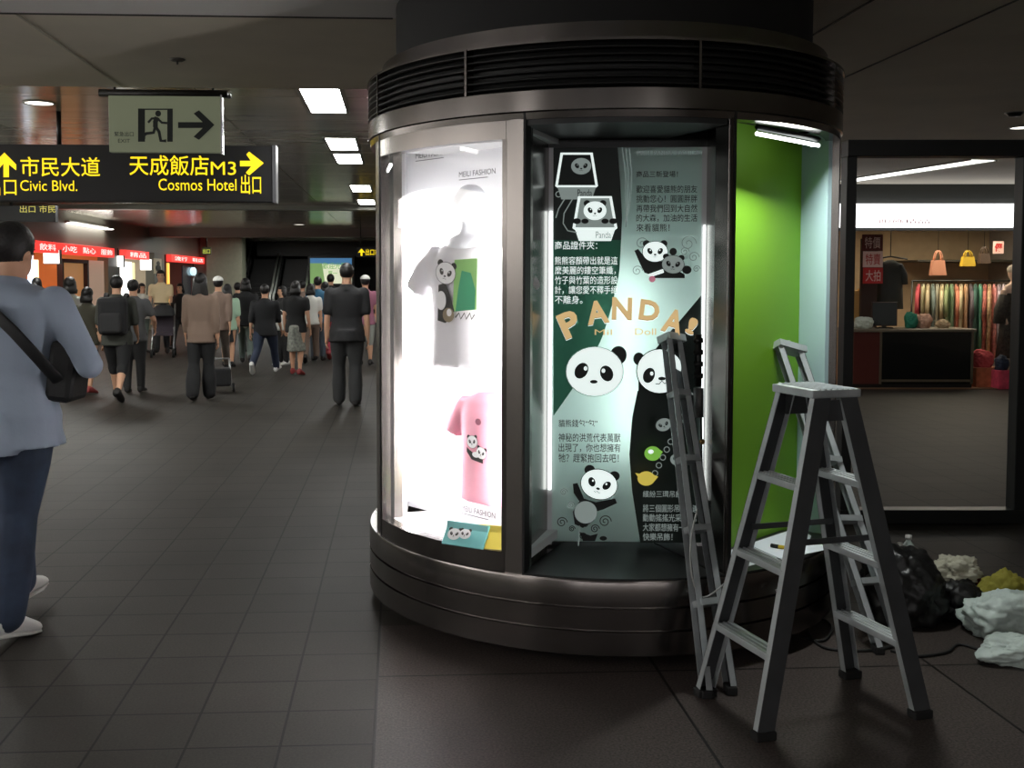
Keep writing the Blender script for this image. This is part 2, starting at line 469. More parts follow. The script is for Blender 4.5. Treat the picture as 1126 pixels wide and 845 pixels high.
# base skirt in three bands with shadow gaps
g = MB()
prof = [(.86, .055)]
zs = [.055, .155, .245, .345]
for i in range(3):
    prof += [(KR + .004, zs[i] + .002), (KR + .012, zs[i] + .006), (KR + .012, zs[i + 1] - .004), (KR - .004, zs[i + 1] - .003), (KR - .004, zs[i + 1])]
prof = prof[:-2] + [(KR + .008, .35), (.3, .35)]
g.lathe(prof, steeld, 96); smooth_angle(g.build('base_skirt', None, kiosk), 30)
POSTS = [-64, -17, 28, 78, 123, 168, 213, 256]
def sect(name, r0, r1, a, b, z0, z1, m, n=16, parent=None):
    g = MB(); g.arc(r0, r1, a, b, z0, z1, m, n); return smooth_angle(g.build(name, None, parent or kiosk), 30)
for a in POSTS:
    w = .5 if a == 28 else .9 if a == 78 else 2.1
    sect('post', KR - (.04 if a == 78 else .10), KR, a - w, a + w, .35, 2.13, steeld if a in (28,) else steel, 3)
    sect('post_trim', KR - .06, KR + .004, a + w - .25, a + w + .25, .35, 2.13, m_black, 1)
# header, louvre band, top rings
g = MB(); g.lathe([(.2, 2.16), (KR - .06, 2.16), (KR - .06, 2.10), (KR + .0, 2.10), (KR + .004, 2.125), (KR + .012, 2.13), (KR + .012, 2.205), (KR - .01, 2.21), (.2, 2.21)], steeld, 96); smooth_angle(g.build('header_band', None, kiosk), 30)
g = MB(); g.lathe([(.9, 2.21), (KR - .03, 2.21), (KR - .03, 2.385), (.9, 2.385)], m_black, 96)
for i in range(6):
    z = 2.222 + i * .027
    g.lathe([(KR - .03, z), (KR + .012, z - .004), (KR + .012, z + .003), (KR - .03, z + .012)], m_dark, 96)
g.build('louvre_band', None, kiosk)
for a in (-61, -28, 20, 62, 105, 150, 200, 245):
    sect('louvre_divider', KR - .03, KR + .018, a - .25, a + .25, 2.205, 2.385, steeld, 1)
g = MB(); g.lathe([(.9, 2.38), (KR + .015, 2.38), (KR + .015, 2.39), (KR - .05, 2.40), (KR - .055, 2.465), (.9, 2.47)], steeld, 96); smooth_angle(g.build('top_ring', None, kiosk), 30)
g = MB(); g.lathe([(.955, 2.47), (.955, 2.752)], mat('column_black', rgb(20, 20, 20), .8), 64); struct(g.build('pillar', loc=KC, rot=-KPHI))
# back bays, closed with steel sheet
for a, b in zip(POSTS[3:], POSTS[4:] + [POSTS[0] + 360]):
    lit = b == POSTS[0] + 360
    sect('back_panel', KR - .05, KR - .03, a + 2, b - 2, .35, 2.13, steeld)

# ---- bay 1: the lit curved glass display
n1 = (-.649, .760); t1 = (-.760, -.649)
def B1(s, ap): return (n1[0] * ap + t1[0] * s, n1[1] * ap + t1[1] * s)
def wallprism(name, p, q, z0, z1, m, th=.02, parent=None):      # upright panel from p to q, (X, f) points
    d = Vector((q[0] - p[0], q[1] - p[1])).normalized(); nn = Vector((-d.y, d.x)) * th
    g = MB()
    pts = [(p[0], -p[1]), (q[0], -q[1]), (q[0] + nn.x, -(q[1] + nn.y)), (p[0] + nn.x, -(p[1] + nn.y))]
    vs_ = [(x, y, z0) for x, y in pts] + [(x, y, z1) for x, y in pts]
    g.add(vs_, [(0, 1, 2, 3), (7, 6, 5, 4), (0, 4, 5, 1), (1, 5, 6, 2), (2, 6, 7, 3), (3, 7, 4, 0)], m)
    return g.build(name, None, parent or kiosk)
AP1 = .65
cL, cR = B1(.66, AP1), B1(-.16, AP1)
def pol(r, a): return (r * math.sin(R(a)), r * math.cos(R(a)))
wallprism('display_back', cL, cR, .40, 2.10, white_in)
wallprism('display_side', pol(KR - .1, -63), cL, .40, 2.10, white_in)
wallprism('display_side', cR, pol(KR - .1, -17.5), .40, 2.10, white_in)
sect('display_floor', .45, KR - .02, -67, -15, .39, .425, white_in)
sect('display_ceiling', .45, KR - .02, -67, -15, 2.06, 2.10, mat('display_ceiling_grey', rgb(190, 190, 190), .5))
sect('glass_frame', KR - .05, KR + .002, -62, -19, .352, .43, steeld, 24)
sect('glass_frame', KR - .05, KR + .002, -62, -19, 2.03, 2.10, steel, 24)
for a in (-61.6, -19.3):
    sect('glass_frame', KR - .04, KR + .001, a - .5, a + .5, .43, 2.03, steeld, 1)
sect('glass_pane', KR - .018, KR - .012, -61.5, -19.2, .43, 2.03, glass_mat('bay_glass'), 24)
m_tube = emat('tube_white', (1, .985, .97, 1), L_BAY)
for (r, a) in ((.96, -20.5), (.94, -62.4)):
    p = pol(r, a); g = MB(); g.tube([(p[0], -p[1], 0.50), (p[0], -p[1], 1.75)], .016, m_tube, 10); g.build('fluorescent_tube', None, kiosk)

# ---- bay 2: recessed poster bay
RB, RA = .585, 1.0
wl, wr_ = .335, .415
fl = pol(KR - .02, -15.5); fr = pol(KR - .01, 27.4)
pn = R(5.5)
def BP(s, ap): return (ap * math.sin(pn) + s * math.cos(pn), ap * math.cos(pn) - s * math.sin(pn))
bl, br = BP(-.262, RB), BP(.396, RB)
wallprism('recess_side', fl, bl, .35, 2.10, steeld, -.012)  # darker steel than the right side: its shade put into the colour
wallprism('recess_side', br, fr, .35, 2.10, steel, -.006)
sect('recess_floor', .35, KR, -15, 26, .345, .356, charcoal)
sect('recess_ceiling', .35, KR - .01, -15.5, 27, 2.08, 2.10, charcoal); sect('recess_ceiling', .35, KR - .07, 28.5, 76.5, 2.145, 2.16, charcoal)
# light box behind the poster
m_tubep = emat('tube_poster', (.93, 1, .96, 1), L_POSTER)
b2l, b2r = BP(-.262, RB - .16), BP(.396, RB - .16)
wallprism('light_box', b2l, b2r, .36, 2.10, white_in, -.02)
wallprism('light_box', bl, b2l, .36, 2.10, white_in)
wallprism('light_box', b2r, br, .36, 2.10, white_in)
m_slit = emat('tube_slit', (.93, 1, .97, 1), 2.5)
for s, za, zb, tr_ in ((-.253, .60, 1.78, .0065), (.387, .56, 1.72, .0045)):
    p = BP(s, RB + .010); g = MB(); g.tube([(p[0], -p[1], za), (p[0], -p[1], zb)], tr_, m_slit, 8); g.build('fluorescent_tube', None, kiosk)
wallprism('light_stop', BP(-.262, RB + .002), BP(.396, RB + .002), 2.045, 2.10, charcoal, .004)  # dark strip added to stop tube light leaking over the sheet
p = BP(.07, RB - .11); g = MB(); g.tube([(p[0], -p[1], .75), (p[0], -p[1], 1.55)], .012, m_tubep, 8); g.build('fluorescent_tube', None, kiosk)

# ---- bay 3: the open green bay
n3 = (math.sin(R(52.5)), math.cos(R(52.5))); t3 = (n3[1], -n3[0])
def B3(s, ap): return (n3[0] * ap + t3[0] * s, n3[1] * ap + t3[1] * s)
gl, gr_ = B3(-.165, .76), B3(.52, .76)
wallprism('green_back', gl, gr_, .35, 2.15, green_p)
wallprism('blue_side', gr_, pol(KR - .03, 77), .35, 2.15, bluish)
wallprism('bay_side', pol(KR - .02, 28.6), gl, .35, 2.15, charcoal, -.004)
sect('bay_floor', .55, KR, 27, 77, .345, .357, charcoal)
g = MB()
ta, tb = at_y(832, 147, 4.16), at_y(900, 160, 4.44)
iv = KM.inverted()
g.tube([iv @ ta, iv @ tb], .008, emat('tube_green', (.95, 1, .98, 1), 6.0), 8); g.build('fluorescent_tube', None, kiosk)
g = MB(); up = Vector((0, 0, .026)); g.tube([iv @ ta + up, iv @ tb + up], .012, charcoal, 4); g.build('lamp_batten', None, kiosk)
gl_ = bpy.data.lights.new('green_bay_lamp', 'AREA'); gl_.shape = 'RECTANGLE'; gl_.size = .36; gl_.size_y = .02; gl_.energy = L_GREEN; gl_.color = (.96, 1, .97)
glo = bpy.data.objects.new('green_bay_lamp', gl_); C.objects.link(glo); glo.parent = kiosk
lm, lv = (iv @ ta + iv @ tb) / 2, iv @ tb - iv @ ta
glo.location = lm - Vector((0, 0, .012)); glo.rotation_euler = (R(-43), 0, math.atan2(lv.y, lv.x))
# dark hinge rod with lock at the right edge of the poster
def kp(px, py, y): return iv @ at_y(px, py, y)
g = MB(); g.tube([kp(768, 368, 4.33), kp(768, 425, 4.33)], .014, m_dark, 10)
for yy in (372, 385, 398, 411): g.tube([kp(768, yy, 4.33), kp(768, yy + 5, 4.33)], .02, m_dark, 10)
g.build('lock_rod', None, kiosk)
g = MB(); g.tube([kp(768, 427, 4.33), kp(768, 459, 4.33)], .021, mat('lock_grey', rgb(130, 130, 130), .4, .6), 12); g.build('lock_cylinder', None, kiosk)
g = MB(); g.tube([kp(771, 459, 4.33), kp(772, 560, 4.33)], .005, m_dark, 6); g.build('lock_rod', None, kiosk)
g = MB(); c_ = kp(772, 486, 4.32); g.ell(c_, (.012, .008, .012), mat('brass', rgb(150, 120, 70), .4, .8), seg=10, rings=6); g.build('knob', None, kiosk)
# keyhole handle on the skirt
g = MB(); hp = kp(853, 650, 4.03); hq = kp(864, 645, 4.04)
g.tube([hp, (hp + hq) / 2 + Vector((0, -.012, .004)), hq], .005, mat('handle_steel', rgb(170, 170, 168), .3, 1), 8); g.build('handle', None, kiosk)
# ------------------------------------------------------------------ flat printed artwork
class Art:
    """Printed layers on an upright plane: u to the right, v up, each new layer a little nearer the viewer."""
    def __init__(s, M, step=.0004): s.mb = MB(); s.M = M; s.y = 0.0; s.step = step
    def up(s): s.y -= s.step
    def poly(s, pts, m):
        s.up(); s.mb.add([(p[0], s.y, p[1]) for p in pts], [tuple(range(len(pts)))], m, False, s.M)
    def ell(s, x, z, rx, rz, m, rot=0, n=28):
        c, q = math.cos(R(rot)), math.sin(R(rot))
        s.poly([(x + rx * math.cos(w) * c - rz * math.sin(w) * q, z + rx * math.cos(w) * q + rz * math.sin(w) * c) for w in [2 * PI * i / n for i in range(n)]], m)
    def line(s, pts, w, m):
        s.up(); vs_ = []; fs_ = []
        for i, p in enumerate(pts):
            a = pts[max(0, i - 1)]; b = pts[min(len(pts) - 1, i + 1)]
            dx, dz = b[0] - a[0], b[1] - a[1]; l = math.hypot(dx, dz) or 1
            nx, nz = -dz / l * w / 2, dx / l * w / 2
            vs_ += [(p[0] + nx, s.y, p[1] + nz), (p[0] - nx, s.y, p[1] - nz)]
        for i in range(len(pts) - 1): fs_.append((2 * i, 2 * i + 1, 2 * i + 3, 2 * i + 2))
        s.mb.add(vs_, fs_, m, False, s.M)
    def ring(s, x, z, r, w, m, n=24, a0=0, a1=360):
        s.line([(x + r * math.cos(R(a0 + (a1 - a0) * i / n)), z + r * math.sin(R(a0 + (a1 - a0) * i / n))) for i in range(n + 1)], w, m)
    def spiral(s, x, z, r, turns, w, m, start=0):
        n = int(24 * turns)
        s.line([(x + r * (1 - i / n * .85) * math.cos(start + i / 24 * 2 * PI), z + r * (1 - i / n * .85) * math.sin(start + i / 24 * 2 * PI)) for i in range(n + 1)], w, m)
    def text(s, body, x0, z0, x1, z1, m, bold=0.0):
        s.up(); fit_text(s.mb, body, x0, z0, x1, z1, s.y, m, s.M, bold)
    def panda_head(s, x, z, w, ink, white, rot=0.0, outline=None, ears=True):
        """A plain round bear face with dark ears and eye patches; w is half the head's width."""
        c, q = math.cos(R(rot)), math.sin(R(rot))
        def P(a, b): return (x + (a * c - b * q) * w, z + (a * q + b * c) * w)
        if ears:
            for a in (-1, 1):
                e = P(a * .70, .66); s.ell(e[0], e[1], .29 * w, .27 * w, ink)
        if outline:
            s.ell(x, z, w * 1.04, w * .86, outline, rot)
        s.ell(x, z, w, w * .82, white, rot)
        for a in (-1, 1):
            e = P(a * .42, .04); s.ell(e[0], e[1], .19 * w, .27 * w, ink, rot - a * 32)
            g = P(a * .38, .12); s.ell(g[0], g[1], .055 * w, .06 * w, white, n=12)
        e = P(0, -.24); s.ell(e[0], e[1], .11 * w, .07 * w, ink, rot, n=14)
        s.line([P(-.18, -.42), P(-.08, -.46), P(0, -.38), P(.08, -.46), P(.18, -.42)], .03 * w, ink)

# ---- the big poster of the recessed bay, mapped from its own face
pw_ = translucent_mat('poster_white', (.80, .90, .87, 1), .75)
pw2 = emat('poster_white_lit', (.80, .90, .87, 1), .95)  # lit inks glow by themselves, standing in for backlight through the print
pg = mat('poster_green_ink', rgb(22, 38, 33), .5)
pg2 = translucent_mat('poster_green', (.06, .17, .12, 1), .6)
pk = mat('poster_black_ink', rgb(26, 32, 30), .5)
pgr = emat('poster_grey_lit', (.30, .36, .34, 1), .55)
por = emat('poster_orange', (.60, .30, .08, 1), .6)
por2 = emat('poster_pale_orange', (.90, .62, .28, 1), .6)
pye = emat('poster_yellow', (.75, .60, .10, 1), .6)
plg = emat('poster_leaf', (.25, .60, .08, 1), .6)
ppk = emat('poster_pink', (.6, .2, .28, 1), .6)
PLOC = KW(*BP(0, RB), 0); PROT = -KPHI + pn
poster = thing('poster', 'backlit panda poster with PANDA! lettering in the recessed bay of the kiosk', 'poster', PLOC, PROT)
# poster plane: pixel (px,py) -> local (u,v) by casting onto the plane
PMI = (Matrix.Translation(PLOC) @ Matrix.Rotation(PROT, 4, 'Z')).inverted()
def pp(px, py):
    o = PMI @ Vector((0, 0, CAMH)); d = PMI.to_3x3() @ ray(px, py)
    k = -o.y / d.y; p = o + d * k
    return (p.x, p.z)
PX1 = abs(pp(700, 380)[0] - pp(699, 380)[0])
A = Art(Matrix.Identity(4))
x0, z1 = pp(608, 161); x1, z0 = pp(771, 597)
bmq = MB(); bmq.bb((x0, .0006, z0), (x1, .004, z1), pw_); bmq.build('sheet', None, poster)
def S(*pts): return [pp(*p) for p in pts]
def band(f0, f1, y0, y1, m, n=24):   # region between two curves x=f(y), in strips
    for i in range(n):
        a = y0 + (y1 - y0) * i / n; b = y0 + (y1 - y0) * (i + 1) / n
        A.mb.add([(*[pp(f0(a), a)[0]], A.y, pp(f0(a), a)[1]), (pp(f1(a), a)[0], A.y, pp(f1(a), a)[1]), (pp(f1(b), b)[0], A.y, pp(f1(b), b)[1]), (pp(f0(b), b)[0], A.y, pp(f0(b), b)[1])], [(0, 1, 2, 3)], m)
def lerp(tab):
    def f(y):
        for (a, b) in zip(tab, tab[1:]):
            if y <= b[0]: return a[1] + (b[1] - a[1]) * (y - a[0]) / (b[0] - a[0])
        return tab[-1][1]
    return f
A.up()
band(lambda y: 608.5, lerp([(161, 679), (200, 682), (240, 684), (264, 683)]), 161, 264, pg)
band(lambda y: 608.5, lerp([(264, 683), (300, 681), (340, 672), (372, 662), (400, 648), (430, 628), (457, 609)]), 264, 457, pg2)
band(lerp([(325, 771), (350, 750), (375, 728), (395, 712), (410, 702)]), lambda y: 771, 325, 430, pg)
band(lerp([(430, 701), (460, 695), (500, 692), (540, 695), (597, 704)]), lambda y: 771, 430, 597, pg)
for dx in (0, 4, 8):
    A.line(S((684 + dx, 163), (688 + dx * .8, 190), (689 + dx * .5, 220), (688, 250)), PX1 * .8, pgr)
# two card holders with a panda each
def holder(cx, cy, w, h, fill, head):
    A.poly(S((cx - w * .42, cy - h * .5), (cx + w * .42, cy - h * .5), (cx + w * .56, cy + h * .3), (cx + w * .5, cy + h * .34), (cx - w * .5, cy + h * .34), (cx - w * .56, cy + h * .3)), pw2)
    A.poly(S((cx - w * .36, cy - h * .45), (cx + w * .36, cy - h * .45), (cx + w * .49, cy + h * .28), (cx - w * .49, cy + h * .28)), fill)
    x, z = pp(*head[:2]); A.panda_head(x, z, head[2] * PX1, pk, head[3])
    A.poly(S((cx - w * .5, cy + h * .33), (cx + w * .5, cy + h * .33), (cx + w * .40, cy + h * .62), (cx - w * .40, cy + h * .62)), pgr if fill is pg else pw2)
    A.text('Panda', *pp(cx + w * .02, cy + h * .55), *pp(cx + w * .40, cy + h * .38), pk if fill is pg else pgr)
holder(634, 191, 42, 46, pg, (639, 183, 11, pgr))
holder(654, 238, 44, 44, pgr, (654, 232, 12.5, pw2))
for a in (-1, 1):
    for k, r in ((11, 4), (20, 4.5)):
        x, z = pp(654 + a * k, 243.5); A.ell(x, z, r * PX1, r * .7 * PX1, pk)
A.line(S((622, 217), (614, 230), (611, 240)), PX1 * 1.2, pgr)
A.line(S((630, 218), (620, 235), (619, 246), (624, 254), (634, 256)), PX1 * 1.2, pgr)
A.ring(*pp(614, 214), 3 * PX1, PX1, pgr)
# two pandas together, upper right
for (dx, dy, r) in ((705, 268, 7), (756, 268, 9), (762, 283, 6), (748, 300, 6), (700, 298, 6), (765, 296, 4), (752, 277, 5)):
    A.spiral(*pp(dx, dy), r * PX1, 1.6, PX1 * .8, pgr)
A.poly(S((697, 276), (701, 274), (712, 287), (716, 303), (708, 300), (703, 290)), pk)
A.poly(S((706, 285), (728, 288), (752, 302), (752, 306), (714, 306)), pk)
x, z = pp(719.5, 277); A.panda_head(x, z, 13.5 * PX1, pk, pw2, outline=pk)
x, z = pp(739, 291); A.panda_head(x, z, 12 * PX1, pk, pgr, -5, outline=pk)
A.ell(*pp(754, 297), 5 * PX1, 4.5 * PX1, pk); A.ell(*pp(739, 277), 4 * PX1, 4 * PX1, pk)
A.poly(S((711, 302), (728, 296), (729, 300), (714, 305)), pw2)
A.ell(*pp(716, 307), 3.5 * PX1, 3.5 * PX1, ppk)
# PANDA! lettering, solid orange with a pale edge
for (ch, cx, cy, w, h, r) in (('P', 626, 356, 21, 28, 24), ('A', 656, 343, 24, 25, 8), ('N', 683, 339, 22, 24, -2), ('D', 713, 341, 22, 22, -8), ('A', 739, 353, 22, 26, -16), ('!', 759, 358, 10, 18, -24)):
    vs_, fs_ = text_geo(ch, .035)
    ax = min(v[0] for v in vs_); bx = max(v[0] for v in vs_); az = min(v[1] for v in vs_); bz = max(v[1] for v in vs_)
    c_, q_ = math.cos(R(r)), math.sin(R(r))
    for k, (m, off) in enumerate(((pw2, 1.6), (por, 0.7), (por2, 0))):
        A.up()
        out = []
        for v in vs_:
            a = ((v[0] - ax) / (bx - ax) - .5) * w; b = ((v[1] - az) / (bz - az) - .5) * h
            p = pp(cx + (a * c_ - b * q_) , cy - (a * q_ + b * c_) + off)
            out.append((p[0], A.y, p[1]))
        A.mb.add(out, fs_, m)
A.text('Mil', *pp(653, 368), *pp(672, 362), por2); A.text('Doll', *pp(697, 368), *pp(720, 361), por2)
# the two large heads
x, z = pp(653, 408)
A.ell(*pp(679, 390), 9 * PX1, 10 * PX1, pk)
A.ell(x, z, 31.8 * PX1, 27.8 * PX1, pgr); A.ell(x, z, 31 * PX1, 27 * PX1, pw2)
A.ell(*pp(638.5, 407), 7 * PX1, 9.3 * PX1, pk, -30); A.ell(*pp(666, 410), 7 * PX1, 9 * PX1, pk, 22)
A.ell(*pp(643, 404.5), 2 * PX1, 2.4 * PX1, pw2); A.ell(*pp(662.5, 407), 2 * PX1, 2.4 * PX1, pw2); A.ell(*pp(652, 419), 4.2 * PX1, 2 * PX1, pk)
A.ell(*pp(701, 394), 6 * PX1, 7 * PX1, pk); A.ell(*pp(744, 394), 7 * PX1, 7 * PX1, pk)
A.ell(*pp(724, 407.5), 26 * PX1, 25 * PX1, pk); A.ell(*pp(724, 407.5), 25 * PX1, 24 * PX1, pw2)
A.ell(*pp(712, 412), 6.3 * PX1, 8.6 * PX1, pk, -20); A.ell(*pp(736, 407), 5.5 * PX1, 7.5 * PX1, pk, 20)
A.ell(*pp(715, 410), 1.8 * PX1, 2.2 * PX1, pw2); A.ell(*pp(733.5, 405), 1.6 * PX1, 2 * PX1, pw2); A.ell(*pp(726, 415.5), 4 * PX1, 2 * PX1, pk)
A.line(S((719, 421), (723, 421.5), (726, 418), (729, 421), (734, 419)), PX1, pk)
# waving panda with curls, lower left
for (dx, dy, r) in ((619, 539, 4), (627, 553, 4), (664, 571, 7), (617, 572, 6), (628, 579, 3.5), (643, 574, 4), (653, 579, 5), (640, 587, 4)):
    A.spiral(*pp(dx, dy), r * PX1, 1.8, PX1 * .9, pk if dy > 560 else pgr)
A.poly(S((629, 530), (634, 529), (641, 546), (654, 550), (675, 546), (677, 551), (662, 558), (655, 560), (652, 570), (640, 578), (631, 574), (629, 560), (636, 549), (630, 540)), pk)
A.ell(*pp(643, 561), 12.5 * PX1, 12.5 * PX1, pgr)
x, z = pp(657.5, 530.5); A.panda_head(x, z, 20 * PX1, pk, pw2, -14, outline=pk)
A.poly(S((636, 582), (648, 586), (656, 584), (653, 592), (640, 592)), pk); A.ell(*pp(662, 589), 4 * PX1, 2.5 * PX1, pk)
A.line(S((636, 575), (635, 597)), PX1, pgr)
# ring, chain and charms, lower right
A.ring(*pp(751, 442), 13 * PX1, PX1 * 1.6, pgr)
for (a, b) in (((748, 458), (718, 518)), ((745, 462), (742, 500)), ((752, 458), (757, 490))):
    for i in range(8):
        t_ = i / 7; A.ring(*pp(a[0] + (b[0] - a[0]) * t_, a[1] + (b[1] - a[1]) * t_), 3 * PX1, PX1 * .9, pgr, 12)
x, z = pp(727, 465); A.ell(x, z, 11 * PX1, 11 * PX1, pg); A.panda_head(x, z, 8.5 * PX1, pg, pgr, 20, ears=False)
x, z = pp(742, 503); A.panda_head(x, z, 8 * PX1, pg, pgr, -15, ears=False)
A.ell(*pp(715, 496), 9 * PX1, 8 * PX1, plg); A.poly(S((720, 490), (726, 494), (722, 500)), plg); A.ell(*pp(713, 494), 3 * PX1, 2.4 * PX1, pw2)
A.ell(*pp(708, 523), 9.5 * PX1, 8 * PX1, pye); A.poly(S((696, 517), (702, 518), (701, 524)), pye); A.poly(S((714, 518), (721, 521), (716, 527)), pye)
A.mb.build('printed_artwork', None, poster)
T = Art(Matrix.Identity(4)); T.y = A.y
def tl(body, px0, py0, px1, py1, m, bold=.012): T.text(body, *pp(px0, py1), *pp(px1, py0), m, bold)
tl('商品證件夾：', 609, 266, 655, 275, pw2)
for i, (b_, e) in enumerate((('熊熊容顏帶出就是這', 677), ('麼美麗的鏤空筆纖，', 675), ('竹子與竹葉的造形設', 677), ('計，讓您愛不釋手絕', 677), ('不離身。', 639))):
    tl(b_, 609, 282.5 + i * 10.6, e, 291.5 + i * 10.6, pw2)
tl('商品三新登場！', 697, 190, 742, 197, pk)
tl('MEILI PANDA  FASHION', 698, 168, 768, 173, pgr)
for i, (b_, e) in enumerate((('歡迎喜愛貓熊的朋友', 763), ('挑動您心！圓圓胖胖', 763), ('再帶我們回到大自然', 763), ('的大森，加油的生活', 763), ('來看貓熊！', 733))):
    tl(b_, 697, 205.5 + i * 10.4, e, 214 + i * 10.4, pk)
tl('貓熊錢包“包”', 613, 459, 655, 467, pk)
for i, (b_, e) in enumerate((('神秘的洪荒代表萬獸', 680), ('出現了，你也想擁有', 680), ('牠？趕緊抱回去吧！', 678))):
    tl(b_, 613, 474 + i * 11, e, 483 + i * 11, pk)
tl('繽紛三環吊飾圈', 704, 536, 753, 543, pgr)
for i, (b_, e) in enumerate((('將三個圓形吊飾串連', 764), ('動動搖搖光采迷人，', 762), ('大家都想擁有一個的', 762), ('快樂吊飾！', 736))):
    tl(b_, 704, 551 + i * 10.2, e, 559 + i * 10.2, pgr)
T.mb.build('lettering', None, poster)

# ------------------------------------------------------------------ things inside the lit bay
def evalmesh(o):
    dg = bpy.context.evaluated_depsgraph_get(); dg.update()
    me = bpy.data.meshes.new_from_object(o.evaluated_get(dg))
    return me
def remesh(mb, name, m, vox, parent=None, smooth=5, loc=None, rot=None):
    """Melt the builder's closed solids into one continuous skin."""
    o = mb.build(name, m)
    md = o.modifiers.new('r', 'REMESH'); md.mode = 'VOXEL'; md.voxel_size = vox; md.use_smooth_shade = True
    if smooth:
        ms = o.modifiers.new('s', 'SMOOTH'); ms.iterations = smooth; ms.factor = .5
    me = evalmesh(o); me.name = name
    old = o.data; o.modifiers.clear(); o.data = me; bpy.data.meshes.remove(old)
    if not me.materials: me.materials.append(m)
    me.polygons.foreach_set('use_smooth', [True] * len(me.polygons))
    o.name = name
    if parent: o.parent = parent
    if loc is not None: o.location = loc
    if rot is not None: o.rotation_euler = (0, 0, rot)
    return o
tee_w = mat('tee_white', rgb(238, 236, 240), .8, bump=.3, bscale=18)
tee_p = mat('tee_pink', rgb(232, 160, 178), .8, bump=.3, bscale=18)
form_m = mat('form_white', rgb(240, 242, 248), .35)
def tee(mb, w, h, d):           # puffed T shirt, hem at z=0, front on -y
    rows = [(0, w * .47, d), (h * .1, w * .46, d * .97), (h * .55, w * .45, d), (h * .8, w * .47, d * .95), (h * .93, w * .40, d * .75), (h, w * .16, d * .45)]
    vs_ = []; n = 24
    for (z, rx, ry) in rows:
        for i in range(n):
            a = 2 * PI * i / n; vs_.append((rx * math.cos(a), ry * math.sin(a), z))
    fs_ = []
    for j in range(len(rows) - 1):
        for i in range(n):
            a = j * n + i; b = j * n + (i + 1) % n; fs_.append((a, b, b + n, a + n))
    fs_ += [tuple(range(n)), tuple(range((len(rows) - 1) * n, len(rows) * n))]
    mb.add(vs_, fs_)
    for s in (-1, 1):
        mb.tube([(s * w * .36, 0, h * .9), (s * w * .52, 0, h * .78), (s * w * .66, 0, h * .60)], [d * .62, d * .66, d * .7], n=12)
rotB = -KPHI - R(40.5) + R(180) - PI     # facing outwards from bay 1
rotB = -KPHI - R(34)
f1 = pol(.80, -39)
L0_ = 0
mt_ = thing('shirt_form', 'white display bust wearing a white panda T shirt high in the lit kiosk bay', 'mannequin', KW(-.53, .655, 1.12), rotB)
mb = MB(); tee(mb, .47, .54, .085); remesh(mb, 'shirt', tee_w, .012, mt_)
mb = MB(); mb.ell((0, 0, .69), (.075, .075, .085)); mb.tube([(0, 0, .50), (0, 0, .60), (0, 0, .68)], [.055, .042, .045]); mb.ell((0, 0, .52), (.13, .07, .05)); remesh(mb, 'bust', form_m, .01, mt_)
g = MB(); g.tube([(0, .04, .1), (0, .17, .1)], .012); g.build('wall_bracket', steel, mt_)
lay = Art(Matrix.Translation((0, -.0895, 0)))
m_lime = mat('print_lime', rgb(150, 205, 120), .6); m_teal = mat('print_teal', rgb(70, 165, 120), .6); m_pk = mat('print_black', rgb(40, 38, 36), .6); m_pw = mat('print_white', rgb(245, 245, 245), .6); m_br = mat('print_brown', rgb(150, 135, 110), .6)
lay.poly([(-.02, .24), (.11, .25), (.115, .46), (-.01, .455)], m_lime)
lay.poly([(-.005, .24), (.10, .25), (.105, .33), (.08, .40), (.03, .41), (.01, .33)], m_teal)
lay.poly([(-.105, .20), (-.06, .19), (-.01, .24), (-.03, .30), (-.06, .36), (-.10, .35)], m_pk)
lay.ell(-.085, .285, .028, .04, m_pw); lay.panda_head(-.058, .40, .055, m_pk, m_pw, -12, outline=m_pk)
lay.ell(-.04, .225, .032, .03, m_br); lay.ell(-.035, .235, .014, .016, m_pw)
lay.line([(0, .215), (.02, .235), (.03, .21), (.05, .235), (.06, .21), (.08, .235), (.09, .21), (.105, .23)], .006, m_pk)
lay.mb.build('panda_print', None, mt_)
mt2 = thing('hanging_shirt', 'pink T shirt with two small pandas hung low in the lit kiosk bay', 'T shirt', KW(-.455, .648, .545), -KPHI - R(40.5))
mb = MB(); tee(mb, .33, .47, .07); remesh(mb, 'shirt', tee_p, .012, mt2)
g = MB(); g.tube([(0, .03, .30), (0, .16, .30)], .012); g.build('wall_bracket', steel, mt2)
lay = Art(Matrix.Translation((.0, -.0765, -.02)))
lay.poly([(-.05, .26), (-.035, .25), (.0, .235), (.05, .225), (.05, .20), (-.02, .21), (-.05, .24)], m_pk)
lay.panda_head(-.015, .285, .032, m_pk, m_pw, 5, outline=m_pk); lay.panda_head(.045, .245, .03, m_pk, m_pw, -10, outline=m_pk); lay.ell(.015, .235, .022, .012, m_pw)
lay.ell(.03, .375, .018, .014, mat('print_rose', rgb(150, 90, 105), .6)); 
lay.mb.build('panda_print', None, mt2)
